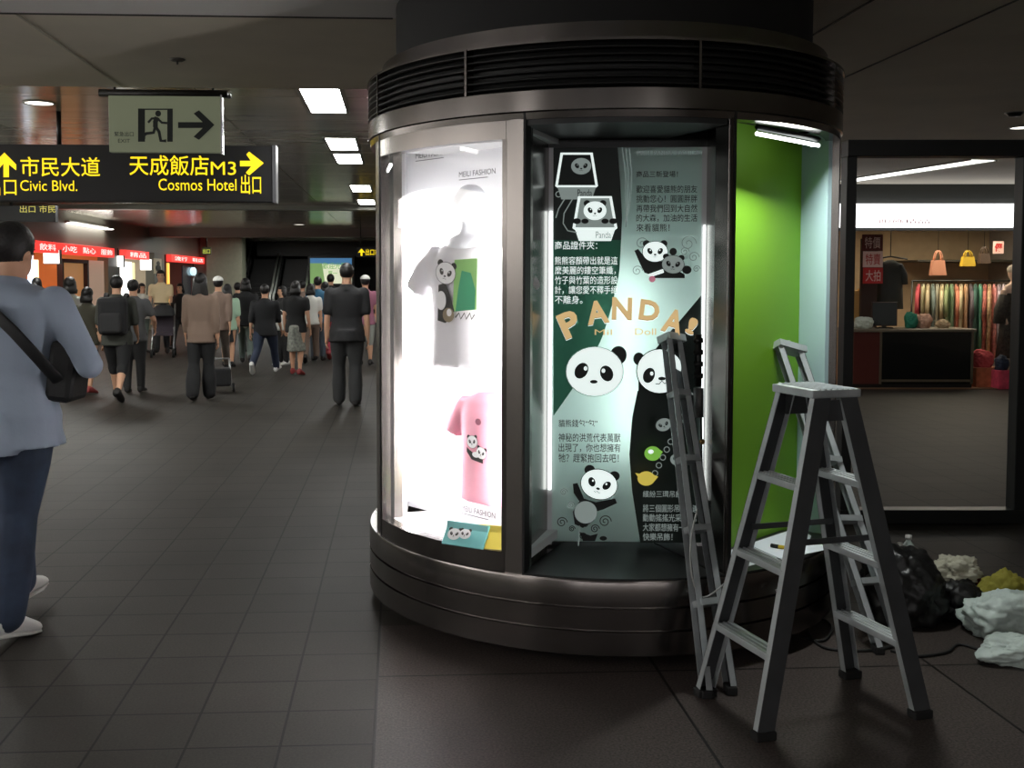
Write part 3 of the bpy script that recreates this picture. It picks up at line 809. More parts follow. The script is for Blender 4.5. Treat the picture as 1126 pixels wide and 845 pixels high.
# wall lettering of the bay
lw = Art(Matrix.Identity(4))
BLOC = KW(*B1(0, AP1 + .026), 0); BROT = -KPHI - math.atan2(.649, .760)
BMI = (Matrix.Translation(BLOC) @ Matrix.Rotation(BROT, 4, 'Z')).inverted()
def bp(px, py):
    o = BMI @ Vector((0, 0, CAMH)); d = BMI.to_3x3() @ ray(px, py); p = o + d * (-o.y / d.y); return (p.x, p.z)
m_lg = mat('wall_letter_grey', rgb(70, 70, 76), .6)
for (a, b, c, d) in ((457, 166, 496, 172), (505, 187, 545, 193), (456, 218, 497, 224), (508, 560, 545, 566), (456, 270, 470, 274), (470, 590, 500, 595)):
    mid = (a + c) / 2; zt_, zb_ = bp(mid, b)[1], bp(mid, d)[1]; xa_, xb_ = bp(a, b)[0], bp(c, b)[0]
    lw.text('MEILI FASHION', xa_, zb_, xb_, zt_, m_lg); lw.line([(xa_, zb_ - .012), (xa_ + (xb_ - xa_) * .8, zb_ - .012)], .003, m_lg)
lw.mb.build('wall_lettering', None, kiosk, None).matrix_local = KM.inverted() @ Matrix.Translation(BLOC) @ Matrix.Rotation(BROT, 4, 'Z')
# a little hanging tag string at the top left
g = MB(); a_ = at_y(447, 163, 4.62); b_ = at_y(452, 178, 4.62)
# folders on the bay floor
def folder(px, py, label, m, print_=True, w=.20, rot=0):
    p = at_z(px, py, .43)
    t = thing('folder', label, 'folder', p, rot, 'panda folders in the lit bay')
    g = MB(); g.bb((-w / 2, -.0, 0), (w / 2, .006, .10), m, Matrix.Rotation(R(-35), 4, 'X')); g.build('cover', None, t)
    g = MB(); g.bb((-w / 2, .03, 0), (w / 2, .034, .09), m, Matrix.Rotation(R(-10), 4, 'X')); g.build('back_stand', None, t)
    if print_:
        l = Art(Matrix.Rotation(R(-35), 4, 'X') @ Matrix.Translation((0, -.001, 0)))
        l.panda_head(-.05, .045, .03, m_pk, m_pw); l.panda_head(.0, .05, .026, m_pk, m_pw)
        l.mb.build('panda_print', None, t)
folder(508, 601, 'teal folder printed with panda faces on the floor of the lit bay', mat('folder_teal', rgb(130, 205, 205), .5), True, .19, R(-30))
folder(538, 604, 'plain yellow folder beside the teal one in the lit bay', mat('folder_yellow', rgb(235, 215, 90), .5), False, .12, R(-20))
# ------------------------------------------------------------------ ladders
alu = mat('aluminium', rgb(172, 178, 180), .42, .35, var=.15, vscale=10, bump=.05, bscale=50)
alud = mat('aluminium_shaded', rgb(78, 80, 82), .5, .55, var=.12, vscale=10)  # darker copy of the aluminium: shade on the rail sides put into colour
rub = mat('black_rubber', rgb(18, 18, 18), .8)
def beam(mb, p, q, side, depth, th, m=None):   # a bar from p to q: 'side' is the direction of its thickness, depth lies across
    p, q, side = Vector(p), Vector(q), Vector(side)
    t = (q - p).normalized(); s = (side - t * side.dot(t)).normalized(); d = t.cross(s)
    s = s * th / 2; d = d * depth / 2
    vs_ = [c + a * s + b * d for c in (p, q) for a in (-1, 1) for b in (-1, 1)]
    mb.add(vs_, [(0, 1, 3, 2), (4, 6, 7, 5), (0, 4, 5, 1), (2, 3, 7, 6), (0, 2, 6, 4), (1, 5, 7, 3)], m)
def channel(mb, p, q, side, depth, th, wall=.003, open_=1, m=None):   # U shaped rail: web plus two flanges
    p, q, side = Vector(p), Vector(q), Vector(side)
    t = (q - p).normalized(); s = (side - t * side.dot(t)).normalized(); d = t.cross(s)
    beam(mb, p + s * open_ * (th / 2), q + s * open_ * (th / 2), s, depth, wall, alud)
    for b in (-1, 1): beam(mb, p + d * b * (depth / 2 - wall / 2), q + d * b * (depth / 2 - wall / 2), d, th, wall, m)
def rail_foot(t, p, along, w=.045, d=.075):
    g = MB(); g.bb((-w / 2, -d / 2, 0), (w / 2, d / 2, .03), None, None, .005)
    o = g.build('rubber_foot', rub, t, p); o.rotation_euler = (0, 0, along); return o
def step_ladder():
    FL, FR, BL, BR = at_z(779, 767), at_z(843, 817), at_z(931, 744), at_z(1007, 786)
    c = (FL + FR + BL + BR) / 4
    ax = ((FR - FL) + (BR - BL)).normalized()          # along the treads
    ay = Vector((-ax.y, ax.x, 0))
    if ay.dot(BL - FL) < 0: ay = -ay
    rot = math.atan2(ax.y, ax.x)
    t = thing('step_ladder', 'open aluminium step ladder standing in front of the kiosk', 'ladder', (c.x, c.y, 0), rot)
    Mi = (Matrix.Translation((c.x, c.y, 0)) @ Matrix.Rotation(rot, 4, 'Z')).inverted()
    hw = .5 * ((FR - FL).length + (BR - BL).length) / 2; hd = .5 * ((FL + FR) / 2 - (BL + BR) / 2).length
    H = 1.105
    tw, td = .098, .05
    yd = 1 if (Mi @ BL).y > 0 else -1
    ends = {}
    for nm, sy in (('front', -yd), ('rear', yd)):
        for sx in (-1, 1):
            p = Vector((sx * hw, sy * hd, .025)); q = Vector((sx * tw, sy * td, H))
            g = MB(); channel(g, p, q, (1, 0, 0), .062, .026, .003, sx, alu)
            ends[(sy, sx)] = (p, q)
            rail_foot(g.build('rail', None, t), (p.x, p.y, 0), 0)
        for z in (.27, .54, .815):
            k = (z - .025) / (H - .025)
            a = ends[(sy, -1)][0].lerp(ends[(sy, -1)][1], k); b = ends[(sy, 1)][0].lerp(ends[(sy, 1)][1], k)
            g = MB(); g.bb((a.x, a.y - .034, z - .024), (b.x, b.y + .034, z), alu, None, .003)
            for i in (-1, 0, 1): g.bb((a.x, a.y + i * .02 - .003, z), (b.x, a.y + i * .02 + .003, z + .003), alu)
            g.build('tread', None, t)
    g = MB(); g.bb((-tw - .02, -td - .045, H - .006), (tw + .02, td + .045, H + .022), alu, None, .004)
    for i in range(-3, 4): g.bb((-tw - .02, i * .022 - .003, H + .022), (tw + .02, i * .022 + .003, H + .025), alu)
    g.build('top_platform', None, t)
    for sx in (-1, 1):      # spreader bars
        a = ends[(-1, sx)][0].lerp(ends[(-1, sx)][1], .55); b = ends[(1, sx)][0].lerp(ends[(1, sx)][1], .55)
        g = MB(); beam(g, a + Vector((-sx * .016, 0, 0)), b + Vector((-sx * .016, 0, 0)), (1, 0, 0), .02, .004, alud); g.build('spreader_bar', None, t)
        g = MB(); beam(g, (sx * (tw + .0), -td, H - .05), (sx * (tw + .0), td, H - .05), (1, 0, 0), .07, .01, alud); g.build('hinge_plate', None, t)
    return t
step_ladder()
def folded_ladder(label, rails, side, treads, top_hook=None, face=None):
    """Folded ladder leaning on the kiosk; rails are (foot, top) world pairs."""
    base = (rails[0][0] + rails[1][0]) / 2
    t = thing('folded_ladder', label, 'ladder', (base.x, base.y, 0))
    L = [(Vector(a) - t.location, Vector(b) - t.location) for a, b in rails]
    for a, b in L:
        g = MB(); channel(g, a, b, side, .055, .024, .003, 1, face or alu); rail_foot(g.build('rail', None, t), (a.x, a.y, 0), 0, .04, .06)
    for k in treads:
        g = MB(); p = L[0][0].lerp(L[0][1], k); q = L[1][0].lerp(L[1][1], k)
        tt = (L[0][1] - L[0][0]).normalized()
        beam(g, p, q, tt, .07, .024, alu); g.build('tread', None, t)
    g = MB(); p, q = L[0][1], L[1][1]; d = (q - p).normalized() * .02
    beam(g, p - d, q + d, (L[0][1] - L[0][0]).normalized(), .07, .03, alu); g.build('top_cap', None, t)
    return t
# narrow one leaning on the panda poster
fa, fb = at_z(775, 764) + Vector((0, -.02, .02)), at_z(803, 762) + Vector((.0, -.0, .02))
ta_, tb_ = at_y(733, 372, 4.36), at_y(744, 374, 4.40)
folded_ladder('narrow folded aluminium ladder leaning against the panda poster', [(fa, ta_), (fb, tb_)], (1, .3, 0), (.22, .42, .62, .82))
# second one leaning into the green bay
fa, fb = at_z(965, 718) + Vector((0, 0, .02)), at_z(992, 716) + Vector((0, .02, .02))
ta_, tb_ = at_y(856, 380, 4.62), at_y(878, 386, 4.66)
l3 = folded_ladder('folded aluminium ladder leaning into the open green bay', [(fa, ta_), (fb, tb_)], (1, 0, 0), (.2, .4, .6, .78))
g = MB(); a = ta_ - l3.location; g.tube([a + Vector((0, 0, -.03)), a + Vector((0, -.0, .012)), a + Vector((.05, 0, .018))], .006, alu, 6); g.build('hook', None, l3)

# ------------------------------------------------------------------ papers, pencil, cables
def sheet(label, pts, z, th=.002, group='white sheets on the bay floor'):
    P_ = [at_z(x, y, z) for x, y in pts]; c = sum(P_, Vector()) / len(P_)
    t = MB(); vs_ = [p - c + Vector((0, 0, h)) for h in (0, th) for p in P_]; n = len(P_)
    t.add(vs_, [tuple(range(n)), tuple(range(n, 2 * n))] + [(i, (i + 1) % n, n + (i + 1) % n, n + i) for i in range(n)])
    o = t.build('paper_sheet', mat('paper', rgb(225, 230, 238), .7), None, c); tag(o, label, 'paper', group)
sheet('large white paper sheet on the floor of the green bay, at the back', [(802, 606), (877, 581), (892, 590), (884, 606), (806, 628), (801, 624)], .358)
sheet('top white sheet lying askew under the pencil in the green bay', [(824, 600), (876, 586), (913, 604), (860, 616)], .362)
pcl = thing('marker_pen', 'yellow marker pen with a dark cap on the white papers', 'pen', at_z(862, 601, .372))
a, b, c = at_z(848, 600, .372) - pcl.location, at_z(856, 601.5, .372) - pcl.location, at_z(876, 604, .372) - pcl.location
g = MB(); g.tube([b, c], .008, mat('pen_yellow', rgb(205, 175, 40), .5), 10); g.build('barrel', None, pcl)
g = MB(); g.tube([a, b], .0085, m_dark, 10); g.build('cap', None, pcl)

def cord(label, pts, r, m, group=None, name='cable'):
    P_ = [Vector(p) for p in pts]
    # Catmull-Rom smoothing
    out = []
    for i in range(len(P_) - 1):
        p0, p1, p2, p3 = P_[max(0, i - 1)], P_[i], P_[i + 1], P_[min(len(P_) - 1, i + 2)]
        for k in range(6):
            t_ = k / 6
            out.append(.5 * ((2 * p1) + (p2 - p0) * t_ + (2 * p0 - 5 * p1 + 4 * p2 - p3) * t_ ** 2 + (3 * p1 - p0 - 3 * p2 + p3) * t_ ** 3))
    out.append(P_[-1]); c = out[0].copy(); c.z = 0
    g = MB(); g.tube([p - c for p in out], r, m, 6)
    o = g.build(name, None, None, c); tag(o, label, 'cable', group)
wcord = mat('cord_white', rgb(165, 168, 165), .5); bcord = mat('cord_black', rgb(16, 16, 16), .6)
cord('thin pale cord drooping beside the leaning ladder at the poster', [at_y(767, 560, 3.86), at_y(761, 585, 3.84), at_y(759, 615, 3.83), at_y(763, 642, 3.83), at_y(772, 657, 3.83), at_y(790, 648, 3.80), at_y(806, 628, 3.86), at_y(808, 600, 3.95)], .0035, wcord)
fl_ = lambda x, y: at_z(x, y, .006)
cord('black cable curling on the floor under the open step ladder', [fl_(880, 700), fl_(905, 705), fl_(915, 690), fl_(900, 680), fl_(888, 692), fl_(905, 712), fl_(950, 716), fl_(1000, 708)], .006, bcord, 'black cables on the floor')
cord('black cable running along the floor below the black bag', [fl_(980, 716), fl_(1005, 722), fl_(1040, 718), fl_(1055, 709), fl_(1085, 716), fl_(1115, 712)], .006, bcord, 'black cables on the floor')

# ------------------------------------------------------------------ bags and bundles on the floor at right
def lump(name, label, cat, px, py, w, h, d, m, seed, dents=.12, z0=0.0, tilt=0, freq=3.0, fine=.05, yaw=0.0, top=None):
    rnd = random.Random(seed); base = at_z(px, py, 0)
    bm = bmesh.new(); bmesh.ops.create_icosphere(bm, subdivisions=5, radius=1)
    from mathutils import noise
    off = Vector((seed * 3.1, seed * 1.7, seed * .9))
    for v in bm.verts:
        p = v.co.normalized()
        n = noise.noise(p * freq * .5 + off) * dents * 1.6 + noise.noise(p * freq * 1.4 + off) * dents * .8
        rdg = abs(noise.noise(p * freq * 2.6 + off * 2)) ; rd2 = abs(noise.noise(p * freq * 5.5 + off))
        k = 1 + n - rdg * fine * 3.2 - rd2 * fine * 1.4
        v.co = Vector((p.x * w / 2 * k, p.y * d / 2 * k, p.z * h * .62 * k))
        if top: v.co.x += top * max(0, v.co.z) ; 
        v.co.z += h * .40
        if v.co.z < 0: v.co.z *= .05
    lo = min(v.co.z for v in bm.verts)
    for v in bm.verts: v.co.z -= lo
    g = MB(); g.bm(bm, m)
    o = g.build(name, None, None, (base.x, base.y + d * .42, z0)); o.rotation_euler = (0, 0, yaw)
    if label: tag(o, label, cat)
    return o
bagk = mat('bag_black', rgb(20, 20, 20), .42, bump=.3, bscale=12)
bagw = mat('bag_white', rgb(178, 190, 185), .5, bump=.3, bscale=14)
clo = mat('cloth_grey', rgb(168, 165, 148), .8, bump=.4, bscale=20)
b1 = lump('rubbish_bag', 'big black rubbish bag slumped beside the step ladder', 'bag', 1008, 694, .36, .34, .34, bagk, 3, .16, freq=2.6, fine=.05, top=-.25)
lump('rubbish_bag', 'low black bag squeezed between the big black bag and the white ones', 'bag', 1062, 688, .26, .19, .26, bagk, 11, .16, fine=.05)
lump('cloth_bundle', 'crumpled pale grey cloth lying on the low black bag', 'cloth', 1056, 682, .24, .11, .16, clo, 5, .2, .155, freq=3.6, fine=.09)
lump('cloth_bundle', 'small reddish brown bundle beside the white bag', 'cloth', 1077, 676, .09, .11, .12, mat('cloth_rust', rgb(120, 62, 45), .8), 8, .15, .05)
lump('cloth_bundle', 'yellow green bundle behind the white bag at the picture edge', 'cloth', 1112, 690, .22, .19, .14, mat('cloth_olive', rgb(128, 122, 40), .8), 9, .2, .03)
lump('plastic_bag', 'upper crumpled white plastic bag at the right picture edge', 'bag', 1117, 710, .34, .19, .26, bagw, 13, .2, .0, freq=2.3, fine=.06)
lump('plastic_bag', 'lower flat white plastic bag nearest the viewer at the right edge', 'bag', 1132, 737, .30, .10, .20, bagw, 17, .2, .0, freq=2.4, fine=.06)
bt = thing('bottle', 'clear plastic bottle standing behind the big black bag', 'bottle', at_z(998, 634))
cl = mat('bottle_plastic', rgb(190, 205, 200), .15, 0, spec=.6)
g = MB(); g.lathe([(0, 0), (.032, 0), (.035, .01), (.035, .13), (.03, .155), (.013, .18), (.013, .195), (0, .195)], cl, 20); g.build('body', None, bt)
g = MB(); g.lathe([(0, .19), (.016, .19), (.016, .21), (0, .212)], mat('bottle_cap', rgb(230, 230, 225), .5), 16); g.build('cap', None, bt)
g = MB(); g.lathe([(.0356, .05), (.0358, .1), (.0356, .1)], mat('bottle_label', rgb(190, 190, 180), .5), 20); g.build('paper_label', None, bt)
bt = dup(bt, at_z(989, 636), .5, 'short clear bottle left of the taller one behind the black bag'); bt.scale = (.8, .8, .85)
# ------------------------------------------------------------------ hanging signs
def at_plane(px, py, u):         # pixel -> passage coordinates on the plane across the passage at distance u
    d = ray(px, py); n = Vector((-SA, CA, 0)); k = u / d.dot(n)
    p = Vector((0, 0, CAMH)) + d * k; v, uu = toK(p); return v, p.z
sign_k = mat('sign_black', rgb(11, 10, 13), .5); yel = emat('sign_yellow', (1.0, .72, .01, 1), 1.15)
def arrow(mb, pts, m, y): mb.add([(p[0], y, p[1]) for p in pts], [tuple(range(len(pts)))], m)
def passage_sign(u, px0, px1, py0, py1, label, name='direction_sign'):
    v0, z1 = at_plane(px0, py0, u); v1, z0 = at_plane(px1, py1, u); vc = (v0 + v1) / 2
    t = thing(name, label, 'sign', K(vc, u, z0), ANG)
    def L(px, py): a = at_plane(px, py, u); return (a[0] - vc, a[1] - z0)
    return t, L, (v0 - vc, v1 - vc, z1 - z0)
t, L, (a, b, h) = passage_sign(9.0, -60, 300, 158, 222.5, 'long black hanging sign with yellow lettering Civic Blvd. and Cosmos Hotel')
g = MB(); g.bb((a, 0, 0), (b, .14, h), sign_k, None, .006); g.build('panel', None, t)
g = MB(); g.bb((b, -.012, -.005), (b + .03, .152, h + .005), mat('sign_end_grey', rgb(95, 95, 98), .4, .6)); g.build('end_cap', None, t)
def sl(body, x0, y0, x1, y1, bold=.02):
    g = MB(); p, q = L(x0, y1), L(x1, y0); fit_text(g, body, p[0], p[1], q[0], q[1], -.004, yel, None, bold); g.build('lettering', None, t)
sl('市民大道', 23, 173, 110, 194, .01); sl('Civic Blvd.', 22.5, 198.5, 85, 210, .012)
sl('天成飯店', 142.5, 171, 229.5, 193, .01); sl('M3', 232, 178, 259.5, 192.5, .004); sl('Cosmos Hotel', 174.5, 197, 260, 209.5, .012)
sl('出口', -14, 196, 18, 215, .01); sl('出口', 265, 192.5, 287, 213.5, .01)
g = MB(); P_ = [L(*p) for p in ((264, 177), (276, 177), (271, 170), (274, 167), (290, 179.5), (274, 193), (270.5, 190), (276.5, 183), (264, 183))]
arrow(g, P_, yel, -.004); g.build('arrow', None, t)
g = MB(); P_ = [L(*p) for p in ((4, 195), (4, 180), (-2, 187), (-8, 187), (-8, 181), (5, 168), (18, 181), (18, 187.5), (10, 181), (10, 195))]
arrow(g, P_, yel, -.004); g.build('arrow', None, t)
for px in (62, -48):
    x = L(px, 150)[0]; g = MB(); g.tube([(x, .07, h), (x, .07, ZH - t.location.z)], .02, m_dark, 8); g.build('hanger_rod', None, t)

u = U_EDGE + .06
t, L, (a, b, h) = passage_sign(u, 119, 243, 105, 168, 'grey green exit sign with running figure and arrow hanging from the ceiling edge', 'exit_sign')
exm = mat('exit_panel', rgb(150, 158, 126), .5, emit=.085, ecol=(.6, .66, .46, 1)); exk = mat('exit_ink', rgb(14, 26, 20), .5)  # faint glow put into the unlit panel to lift its tone
g = MB(); g.bb((a, 0, 0), (b, .05, h), exm, None, .004); g.build('panel', None, t)
g = MB(); g.bb((b, -.006, -.01), (b + .012, .056, h + .01), mat('exit_edge', rgb(200, 200, 205), .25, 1)); g.build('edge_strip', None, t)
v0, v1 = L(108, 100)[0], L(250, 100)[0]
g = MB(); g.tube([(v0, .025, h + .02), (v1, .025, h + .02)], .026, mat('exit_bar', rgb(40, 40, 38), .4, .4), 12); g.build('hanger_bar', None, t)
g = MB(); g.tube([(v1, .025, h + .02), (v1 + .018, .025, h + .02)], .03, MATS['exit_edge'], 12); g.build('bar_end', None, t)
for x in (v0 + .1, v1 - .1):
    g = MB(); g.tube([(x, .025, h + .02), (x, .025, ZH - t.location.z)], .008, m_dark, 8); g.build('hanger_rod', None, t)
E = Art(Matrix.Translation((0, -.001, 0)))
def el(*pts): return [L(*p) for p in pts]
E.poly(el((152, 119.5), (190, 119.5), (190, 156), (152, 156)), exk)
E.poly(el((159.5, 121), (184, 121), (184, 156), (159.5, 156)), exm)
q = L(174, 125); r_ = (L(175, 0)[0] - L(174, 0)[0])
E.ell(q[0], q[1], 3.2 * r_, 3.4 * r_, exk)
W = 3.4 * r_
E.line(el((173, 129), (171, 134), (171, 140)), W * 1.6, exk)
E.line(el((173, 130), (167, 130.5), (163, 135)), W * .75, exk)
E.line(el((173, 130), (178, 135), (184, 135.5)), W * .75, exk)
E.line(el((171, 139), (175, 145), (177, 155), (183, 155)), W, exk)
E.line(el((171, 139), (169, 146), (161, 147), (156, 151)), W, exk)
E.poly(el((152, 119.5), (155, 119.5), (155, 156), (152, 156)), exk)
E.poly(el((154, 150), (160, 146), (160, 153), (154, 156)), exk)
E.poly(el((196, 134.5), (223, 134.5), (213, 125), (219, 121.5), (236, 137.5), (219, 154), (213, 150.5), (223, 141), (196, 141)), exk)
E.mb.build('pictogram', None, t)
g = MB(); p, q = L(126, 150), L(147, 145); fit_text(g, '緊急出口', p[0], p[1], q[0], q[1], -.003, exk, None, .02)
p, q = L(130, 157), L(143, 153); fit_text(g, 'EXIT', p[0], p[1], q[0], q[1], -.003, exk, None, .02); g.build('lettering', None, t)

# second, smaller dark sign farther along
t, L, (a, b, h) = passage_sign(14.5, -40, 61, 226, 244, 'smaller dark hanging sign half hidden under the long yellow lettered sign')
g = MB(); g.bb((a, 0, 0), (b, .12, h), sign_k, None, .005); g.build('panel', None, t)
g = MB(); p, q = L(22, 234), L(61, 226); fit_text(g, '出口 市民', p[0], p[1], q[0], q[1], -.004, emat('sign_dull_yellow', (.8, .7, .15, 1), .6), None, .004); g.build('lettering', None, t)
g = MB(); g.tube([(0, .06, h), (0, .06, ZH - t.location.z)], .02, m_dark, 8); g.build('hanger_rod', None, t)
# far yellow sign by the kiosk edge, and the small green one at the pillar
t, L, (a, b, h) = passage_sign(26, 392, 424, 272, 283, 'far black sign with yellow arrow and lettering beside the kiosk edge')
g = MB(); g.bb((a, 0, 0), (b, .12, h), sign_k); g.build('panel', None, t)
g = MB(); p, q = L(402, 281), L(422, 274); fit_text(g, '出口市民', p[0], p[1], q[0], q[1], -.006, yel, None, .04); g.build('lettering', None, t)
g = MB(); arrow(g, [L(*p) for p in ((396.5, 281.5), (396.5, 277.5), (393.5, 278), (397.5, 273.5), (401.5, 278), (398.5, 277.5), (398.5, 281.5))], yel, -.006); g.build('arrow', None, t)
for x in (a + .1, b - .1):
    g = MB(); g.tube([(x, .06, h), (x, .06, ZH - t.location.z)], .015, m_dark, 6); g.build('hanger_rod', None, t)
t, L, (a, b, h) = passage_sign(33.5, 222, 232, 272, 280, 'tiny green yellow exit sign hanging at the corner of the grey pillar wall', 'exit_sign')
g = MB(); g.bb((a, 0, 0), (b, .1, h), mat('exit_dark', rgb(40, 45, 25), .5)); g.build('panel', None, t)
g = MB(); p, q = L(223, 279), L(231, 274); fit_text(g, '出口', p[0], p[1], q[0], q[1], -.006, emat('exit_glow', (.7, .8, .1, 1), .6), None, .04); g.build('lettering', None, t)
g = MB(); g.tube([(0, .05, h), (0, .05, ZH - t.location.z)], .02, m_dark, 6); g.build('hanger_rod', None, t)

# ------------------------------------------------------------------ left side: the row of shops
VW = -7.0
def u_at(px):                     # distance along the wall plane v=VW seen at pixel column px
    d = ray(px, 306); n = Vector((CA, SA, 0)); k = VW / d.dot(n); return toK(d * k)[1]
def wall_seg(name, u0, u1, z0, z1, m, dv=.25):
    g = MB(); g.bb((VW - dv, u0, z0), (VW, u1, z1), m); return struct(g.build(name, rot=ANG))
struct(MB().bb((VW - .25, -12, 0), (VW, u_at(24), ZH), m_wall).build('wall_left_near', rot=ANG))
uu0, uA1, uA2, uB1, uB2, uC1, uC2 = u_at(24), u_at(119), u_at(132), u_at(158), u_at(181), u_at(183), u_at(221)
wall_seg('wall_left_header', uu0, uC2 + .6, 2.22, ZH, mat('shop_header', rgb(120, 118, 108), .5))
wall_seg('wall_left_pier', uA1, uA2, 0, 2.25, mat('pier_grey', rgb(110, 112, 104), .5))
wall_seg('wall_left_pier', uB2 - 1.3, uB2, 0, 2.25, MATS['pier_grey'])
wall_seg('wall_left_pier', uC2, 37.6, 0, 2.9, MATS['pier_grey'])
# shop interiors
sh_o = mat('shop_orange', rgb(225, 150, 95), .6, var=.1, vscale=1.5); sh_w = mat('shop_cream', rgb(225, 215, 195), .6); sh_f = mat('shop_floor', rgb(120, 110, 95), .5)
def interior(u0, u1, m, depth=2.6):
    g = MB()
    g.bb((VW - depth - .1, u0, 0), (VW - depth, u1, 2.6), m); g.bb((VW - depth, u0 - .05, 0), (VW - .25, u0, 2.6), m); g.bb((VW - depth, u1, 0), (VW - .25, u1 + .05, 2.6), m)
    g.bb((VW - depth, u0, 2.5), (VW - .25, u1, 2.6), sh_w)
    struct(g.build('wall_shop', rot=ANG))
interior(uu0, uA1, sh_o); interior(uA2, uB2 - 1.3, sh_w); interior(uC1, uC2, mat('shop_dim', rgb(130, 85, 75), .6))
def shop_lamp(u, l, col, e, label):
    t = thing('ceiling_light', label, 'ceiling light', K(VW - 1.2, u, 2.49), ANG)
    g = MB(); g.bb((-.3, -l / 2, -.03), (.3, l / 2, .01), m_frame); g.build('frame', None, t)
    g = MB(); g.bb((-.27, -l / 2 + .03, -.036), (.27, l / 2 - .03, -.02), emat('shop_diff_%s' % e, col, e)); g.build('diffuser', None, t)
shop_lamp((uu0 + uA1) / 2, 4.0, (1, .72, .45, 1), 9.0, 'warm ceiling lamp inside the orange shop')
shop_lamp((uA2 + uB2 - 1.3) / 2, 1.4, (1, .95, .85, 1), 10.0, 'white ceiling lamp inside the narrow middle shop')
shop_lamp((uC1 + uC2) / 2, 3.0, (1, .8, .7, 1), 3.0, 'dim ceiling lamp inside the farthest shop')
red = emat('sign_red', (.9, .05, .04, 1), 1.2); whl = emat('sign_white_letter', (1, .75, .7, 1), 1.5)
def shop_sign(u0, u1, label, body, z0=1.99, z1=2.21):
    c = (u0 + u1) / 2; l = u1 - u0
    t = thing('shop_sign', label, 'sign', K(VW, c, z0), ANG + R(90), 'red shop signs')   # local +x runs away along the wall, -y faces the passage
    g = MB(); g.bb((-l / 2, -.16, 0), (l / 2, .0, z1 - z0), red, None, .01); g.build('light_box', None, t)
    h = z1 - z0
    for i, bd in enumerate(body):
        w = l / len(body); g = MB(); fit_text(g, bd, -l / 2 + w * i + w * .15, h * .2, -l / 2 + w * (i + 1) - w * .15, h * .8, -.166, whl, None, .02); g.build('lettering', None, t)
shop_sign(uu0 + .3, uA1, 'long red lit shop sign over the orange shop, nearest along the left wall', ('飲料', '小吃', '點心', '服飾'))
shop_sign(uA2, uB1, 'short red lit shop sign over the narrow white shop in the middle', ('精品',))
shop_sign(uC1, uC2, 'red lit shop sign over the farthest shop, beside the grey wall', ('流行', '鞋店'))
lbx = emat('lightbox_white', (1, .97, .92, 1), 3.0)
def hanging_box(px0, px1, py0, py1, label):
    d_ = u_at((px0 + px1) / 2)
    t, L, (a, b, h) = passage_sign(d_, px0, px1, py0, py1, label, 'hanging_lightbox'); t['group'] = 'white square lightboxes'
    g = MB(); g.bb((a + .01, -.001, .01), (b - .01, .121, h - .01), lbx); g.build('lit_face', None, t)
    g = MB()
    for s in (0, 1):
        g.bb((a, -.004, 0 if s == 0 else h - .012), (b, .124, .012 if s == 0 else h), m_frame); g.bb((a if s == 0 else b - .012, -.004, 0), (a + .012 if s == 0 else b, .124, h), m_frame)
    g.build('frame', None, t)
    g = MB(); z = 2.24 - t.location.z; g.tube([(0, .06, h), (0, .06, max(h + .05, z))], .012, m_dark, 6); g.build('hanger_rod', None, t)
hanging_box(47, 66, 274.5, 290.5, 'white square lightbox hanging under the long red sign')
hanging_box(122.5, 136, 281, 294, 'white square lightbox hanging at the pier between first and second shop')
hanging_box(153.5, 167, 285, 297.5, 'cream square lightbox hanging beside the portrait picture')
# lit blue-white edge at the first shop, door frame, white window, portrait, round blue sign
def slab(name, u0, u1, z0, z1, m, label=None, cat=None, v=VW + .03, th=.04, kind=None):
    g = MB(); g.bb((v - th, u0, z0), (v, u1, z1), m); o = g.build(name, rot=ANG)
    o.location = (0, 0, 0)
    if label: tag(o, label, cat)
    if kind: o['kind'] = kind
    return o
slab('lightbox_strip', u_at(31), u_at(35.5), 0, 1.93, emat('strip_blue', (.75, .85, 1, 1), 2.6), 'tall cold white light strip at the near edge of the orange shop', 'light')
slab('lightbox_strip', u_at(38), u_at(41), 0, 1.85, emat('strip_warm', (1, .95, .6, 1), 1.6), 'narrow yellowish light strip beside the cold white strip', 'light')
t = thing('shop_door', 'dark framed doorway in the orange shop front', 'door', K(VW, u_at(82), 0), ANG + R(90))
w0, w1 = u_at(66) - u_at(82), u_at(95) - u_at(82)
g = MB(); dk = mat('door_brown', rgb(58, 26, 18), .5)
g.bb((w0, -.06, 1.82), (w1, .06, 1.90), dk); g.bb((w1 - .12, -.06, 0), (w1, .06, 1.9), dk); g.bb((w0, -.06, 0), (w0 + .08, .06, 1.9), dk); g.build('door_frame', None, t)
g = MB(); g.bb((w0 + .08, .03, 0), (w1 - .12, .05, 1.82), mat('door_orange', rgb(222, 140, 80), .5, emit=.25, ecol=(1, .5, .2, 1))); g.build('door_panel', None, t)  # door panel given a faint glow in place of shop light
slab('partition_board', u_at(96), u_at(113), 0, 1.9, mat('peach_panel', rgb(225, 185, 160), .5, emit=.22, ecol=(1, .7, .5, 1)), 'pale peach panel right of the dark framed doorway', 'panel')  # board glows faintly too, shop light put into its material
slab('shop_window', u_at(134), u_at(147), 0, 1.92, emat('window_white', (1, 1, .97, 1), 2.4), 'blown out white shop window in the middle shop', 'window', v=VW - .05)
slab('shop_window', u_at(147.5), u_at(150), 0, 1.9, emat('window_yellow', (1, .92, .4, 1), 1.3), 'narrow yellow lit strip at the right edge of the white shop window', 'window', v=VW - .04)
t = thing('portrait_picture', 'small framed picture with a dark figure on the pale pier', 'picture', K(VW, u_at(173), 1.70), ANG + R(90))
g = MB(); l = .9
g.bb((-l / 2, -.03, -.08), (l / 2, 0, .36), mat('picture_pale', rgb(200, 190, 165), .5)); g.build('board', None, t)
